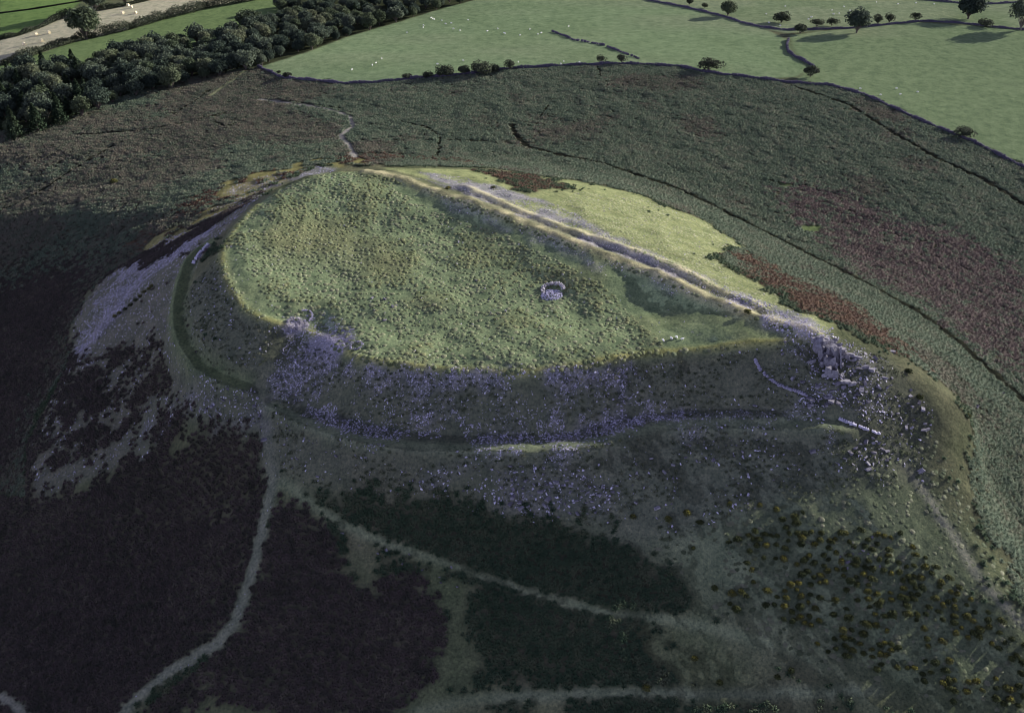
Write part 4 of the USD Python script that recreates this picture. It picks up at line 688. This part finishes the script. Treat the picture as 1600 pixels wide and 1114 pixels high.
# the wood
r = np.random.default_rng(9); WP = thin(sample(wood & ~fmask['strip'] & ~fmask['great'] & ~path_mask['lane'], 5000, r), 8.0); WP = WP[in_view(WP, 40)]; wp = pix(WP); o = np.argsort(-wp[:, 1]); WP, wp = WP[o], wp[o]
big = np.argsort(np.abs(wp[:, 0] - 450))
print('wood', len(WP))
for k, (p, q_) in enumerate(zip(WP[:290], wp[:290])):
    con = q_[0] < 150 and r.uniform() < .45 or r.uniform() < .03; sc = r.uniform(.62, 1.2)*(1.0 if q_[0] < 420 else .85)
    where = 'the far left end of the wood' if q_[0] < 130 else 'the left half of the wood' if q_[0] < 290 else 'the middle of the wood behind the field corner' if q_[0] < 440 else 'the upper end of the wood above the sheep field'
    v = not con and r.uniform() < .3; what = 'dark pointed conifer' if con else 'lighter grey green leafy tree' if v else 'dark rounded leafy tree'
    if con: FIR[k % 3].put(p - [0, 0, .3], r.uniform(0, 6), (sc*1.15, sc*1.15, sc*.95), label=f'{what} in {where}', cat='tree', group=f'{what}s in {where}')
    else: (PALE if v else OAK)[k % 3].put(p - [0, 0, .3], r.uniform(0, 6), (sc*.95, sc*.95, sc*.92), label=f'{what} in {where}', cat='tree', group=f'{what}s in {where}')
p = at1(466, 32); t = thing('ruined_barn', tuple(p + [0, 0, 2.0]), rz=.4, label='small pale violet roof showing among the trees of the wood', cat='building')
obj('wall', trimesh.creation.box([7, 4.4, 5]), M['stone'], t)
rf = m3.Manifold.hull_points(np.array([[-3.8, -2.7, 2.5], [3.8, -2.7, 2.5], [-3.8, 2.7, 2.5], [3.8, 2.7, 2.5], [-3.8, 0, 4.9], [3.8, 0, 4.9]])); obj('roof', rf, M['slate'], t)

# ------------------------------------------------------------------ hedges
def hedge(pts, h, w, label, seed, mat='thorn'):
    P = resample(line3(pts, 6.0), 1.1); r = np.random.default_rng(seed); t = thing('hedge', tuple(P[0]), label=label, cat='hedge'); o, st = [], []; big_ = 1 + .55*np.interp(np.arange(len(P)), np.arange(0, len(P) + 7, 7), r.uniform(-.7, 1, len(P)//7 + 2)[:len(np.arange(0, len(P) + 7, 7))])
    for p, g in zip(P, big_):
        c = p - P[0] + [0, 0, h*.5*g]; d = r.normal(size=(85, 3)); d /= np.linalg.norm(d, axis=1, keepdims=True); q_ = d*[w*.55*g, w*.55*g, h*.55*g]*r.uniform(.5, 1, (85, 1)); m = leafcloud(r, q_, .75); m.apply_translation(c); o.append(m); st.append(limb(p - P[0] - [0, 0, .3], c, .09, .04, 5))
    obj('foliage', cat(o), M[mat], t); obj('stems', cat(st), M['bark'], t, kind='stuff')
hedge([(-6,64),(30,56),(50,49),(68,42),(80,36)], 2.6, 3.4, 'low dark hedge between the bright pasture and the straw field', 1)
hedge([(80,36),(95,30),(110,27),(122,24)], 5.5, 6.5, 'tall hedge end touching the big hedge tree', 2)
hedge([(2,103),(20,98),(50,88),(80,77),(110,68),(130,62),(150,59)], 5.0, 5.8, 'dark overgrown hedge left of the big hedge tree', 3)
hedge([(155,57),(180,52),(205,46),(225,40),(245,34),(275,26),(300,20),(320,14),(350,9),(380,4),(410,-2)], 5.8, 6.6, 'long tall hedge running up right from the big hedge tree', 4)
hedge([(150,18),(185,12),(225,3),(245,-2)], 3.4, 4.0, 'short dark hedge by the top edge above the straw field', 5)
hedge([(-4,22),(60,14),(137,1)], .8, .9, 'thin brown hedge line across the bright pasture', 6)

# ------------------------------------------------------------------ sheep and bales
def bones(chain, seg=10):
    hs = [m3.Manifold.hull_points(np.vstack([trimesh.creation.icosphere(1, ra).vertices + a, trimesh.creation.icosphere(1, rb_).vertices + b])) for a, ra, b, rb_ in chain]; m = hs[0]
    for x in hs[1:]: m = m + x
    return m
def sheep_mesh(down):
    hd = np.array([.72, 0, .28 if down else .82]); ch = [(np.array([-.38, 0, .58]), .27, np.array([0, 0, .60]), .31), (np.array([0, 0, .60]), .31, np.array([.35, 0, .60]), .26), (np.array([.35, 0, .62]), .19, np.array([.58, 0, .45 if down else .74]), .12), (np.array([.58, 0, .45 if down else .74]), .10, hd, .065), (np.array([-.62, 0, .60]), .05, np.array([-.66, 0, .42]), .03)]
    for sx in (-.36, .32):
        for sy in (-.14, .14): ch += [(np.array([sx, sy, .45]), .09, np.array([sx - (.04 if sx < 0 else 0), sy, .24]), .05), (np.array([sx - (.04 if sx < 0 else 0), sy, .24]), .05, np.array([sx, sy, .03]), .035)]
    for sy in (-1, 1): ch.append((np.array([.60, .05*sy, .47 if down else .78]), .03, np.array([.55, .17*sy, .44 if down else .77]), .025))
    return bones(ch)
SHEEP = []
for dn in (True, False):
    sm = sheep_mesh(dn); SHEEP.append(Kind('sheep', lambda t, sm=sm: obj('body', sm, M['wool'], t, smooth=50)))
S2 = lambda x, y: (530 + x/2.93, y/2.93); S6z = lambda x, y: (1180 + x/5.333, y/5.333); S3 = lambda x, y: (1060 + x/2.93, y/2.93)
FLOCK = [('white sheep grazing in the large green field', 'sheep in the large green field', [S2(*q_) for q_ in [(428,90),(420,86),(435,93),(470,98),(513,110),(386,121),(384,130),(523,136),(553,143),(311,153),(726,135),(755,155),(760,158),(828,165),(873,138),(910,160),(925,155),(1050,125),(195,272),(168,292),(152,302),(58,323),(450,297),(568,282),(678,146),(1028,285),(1100,290),(1015,297),(820,288),(487,113),(590,95)]]),
 ('white sheep grazing in the pale far field at top right', 'sheep in the far field', [S6z(*q_) for q_ in [(92,122),(115,197),(208,222),(443,168),(463,152),(472,148),(640,92),(652,125),(790,95),(740,62),(1190,40),(1490,40),(1340,32),(250,60),(700,120),(1010,25)]]),
 ('white sheep in the green field right of the winding wall', 'sheep in the right field', [S3(*q_) for q_ in [(998,409),(1015,436),(925,438),(832,410),(1095,425)]]),
 ('white sheep standing on the fort grass near the front rim at right', 'sheep on the fort grass', [(1036,533),(1049,530),(1057,528),(1066,531)])]
r = np.random.default_rng(10)
for l, g, pts in FLOCK:
    for k, p in enumerate(at(pts)): s = r.uniform(.85, 1.05)*(.8 if 'fort' in g else 1); SHEEP[k % 2].put(p - [0, 0, .02], r.uniform(0, 6.3), (s, s, s), label=l, cat='sheep', group=g)
def bale(t):
    c = trimesh.creation.cylinder(.72, 1.3, sections=20); c.apply_transform(trimesh.transformations.rotation_matrix(math.pi/2, [1, 0, 0])); c.apply_translation([0, 0, .7]); obj('straw_roll', c, M['straw'], t, smooth=40)
    obj('binding', cat([trimesh.creation.annulus(.715, .735, .05, transform=trimesh.transformations.rotation_matrix(math.pi/2, [1, 0, 0])) for _ in (0,)]).apply_translation([0, 0, .7]), M['wool'], t)
BALE = Kind('straw_bale', bale)
for x, y in [(57,56),(77,53),(38,71),(66,66),(205,13),(212,22),(192,22),(200,10)]: BALE.put(at1(x, y), r.uniform(0, 3), (1.35, 1.35, 1.35), label='pale round straw bale in the strip of straw coloured field', cat='straw bale', group='bales on the straw field')
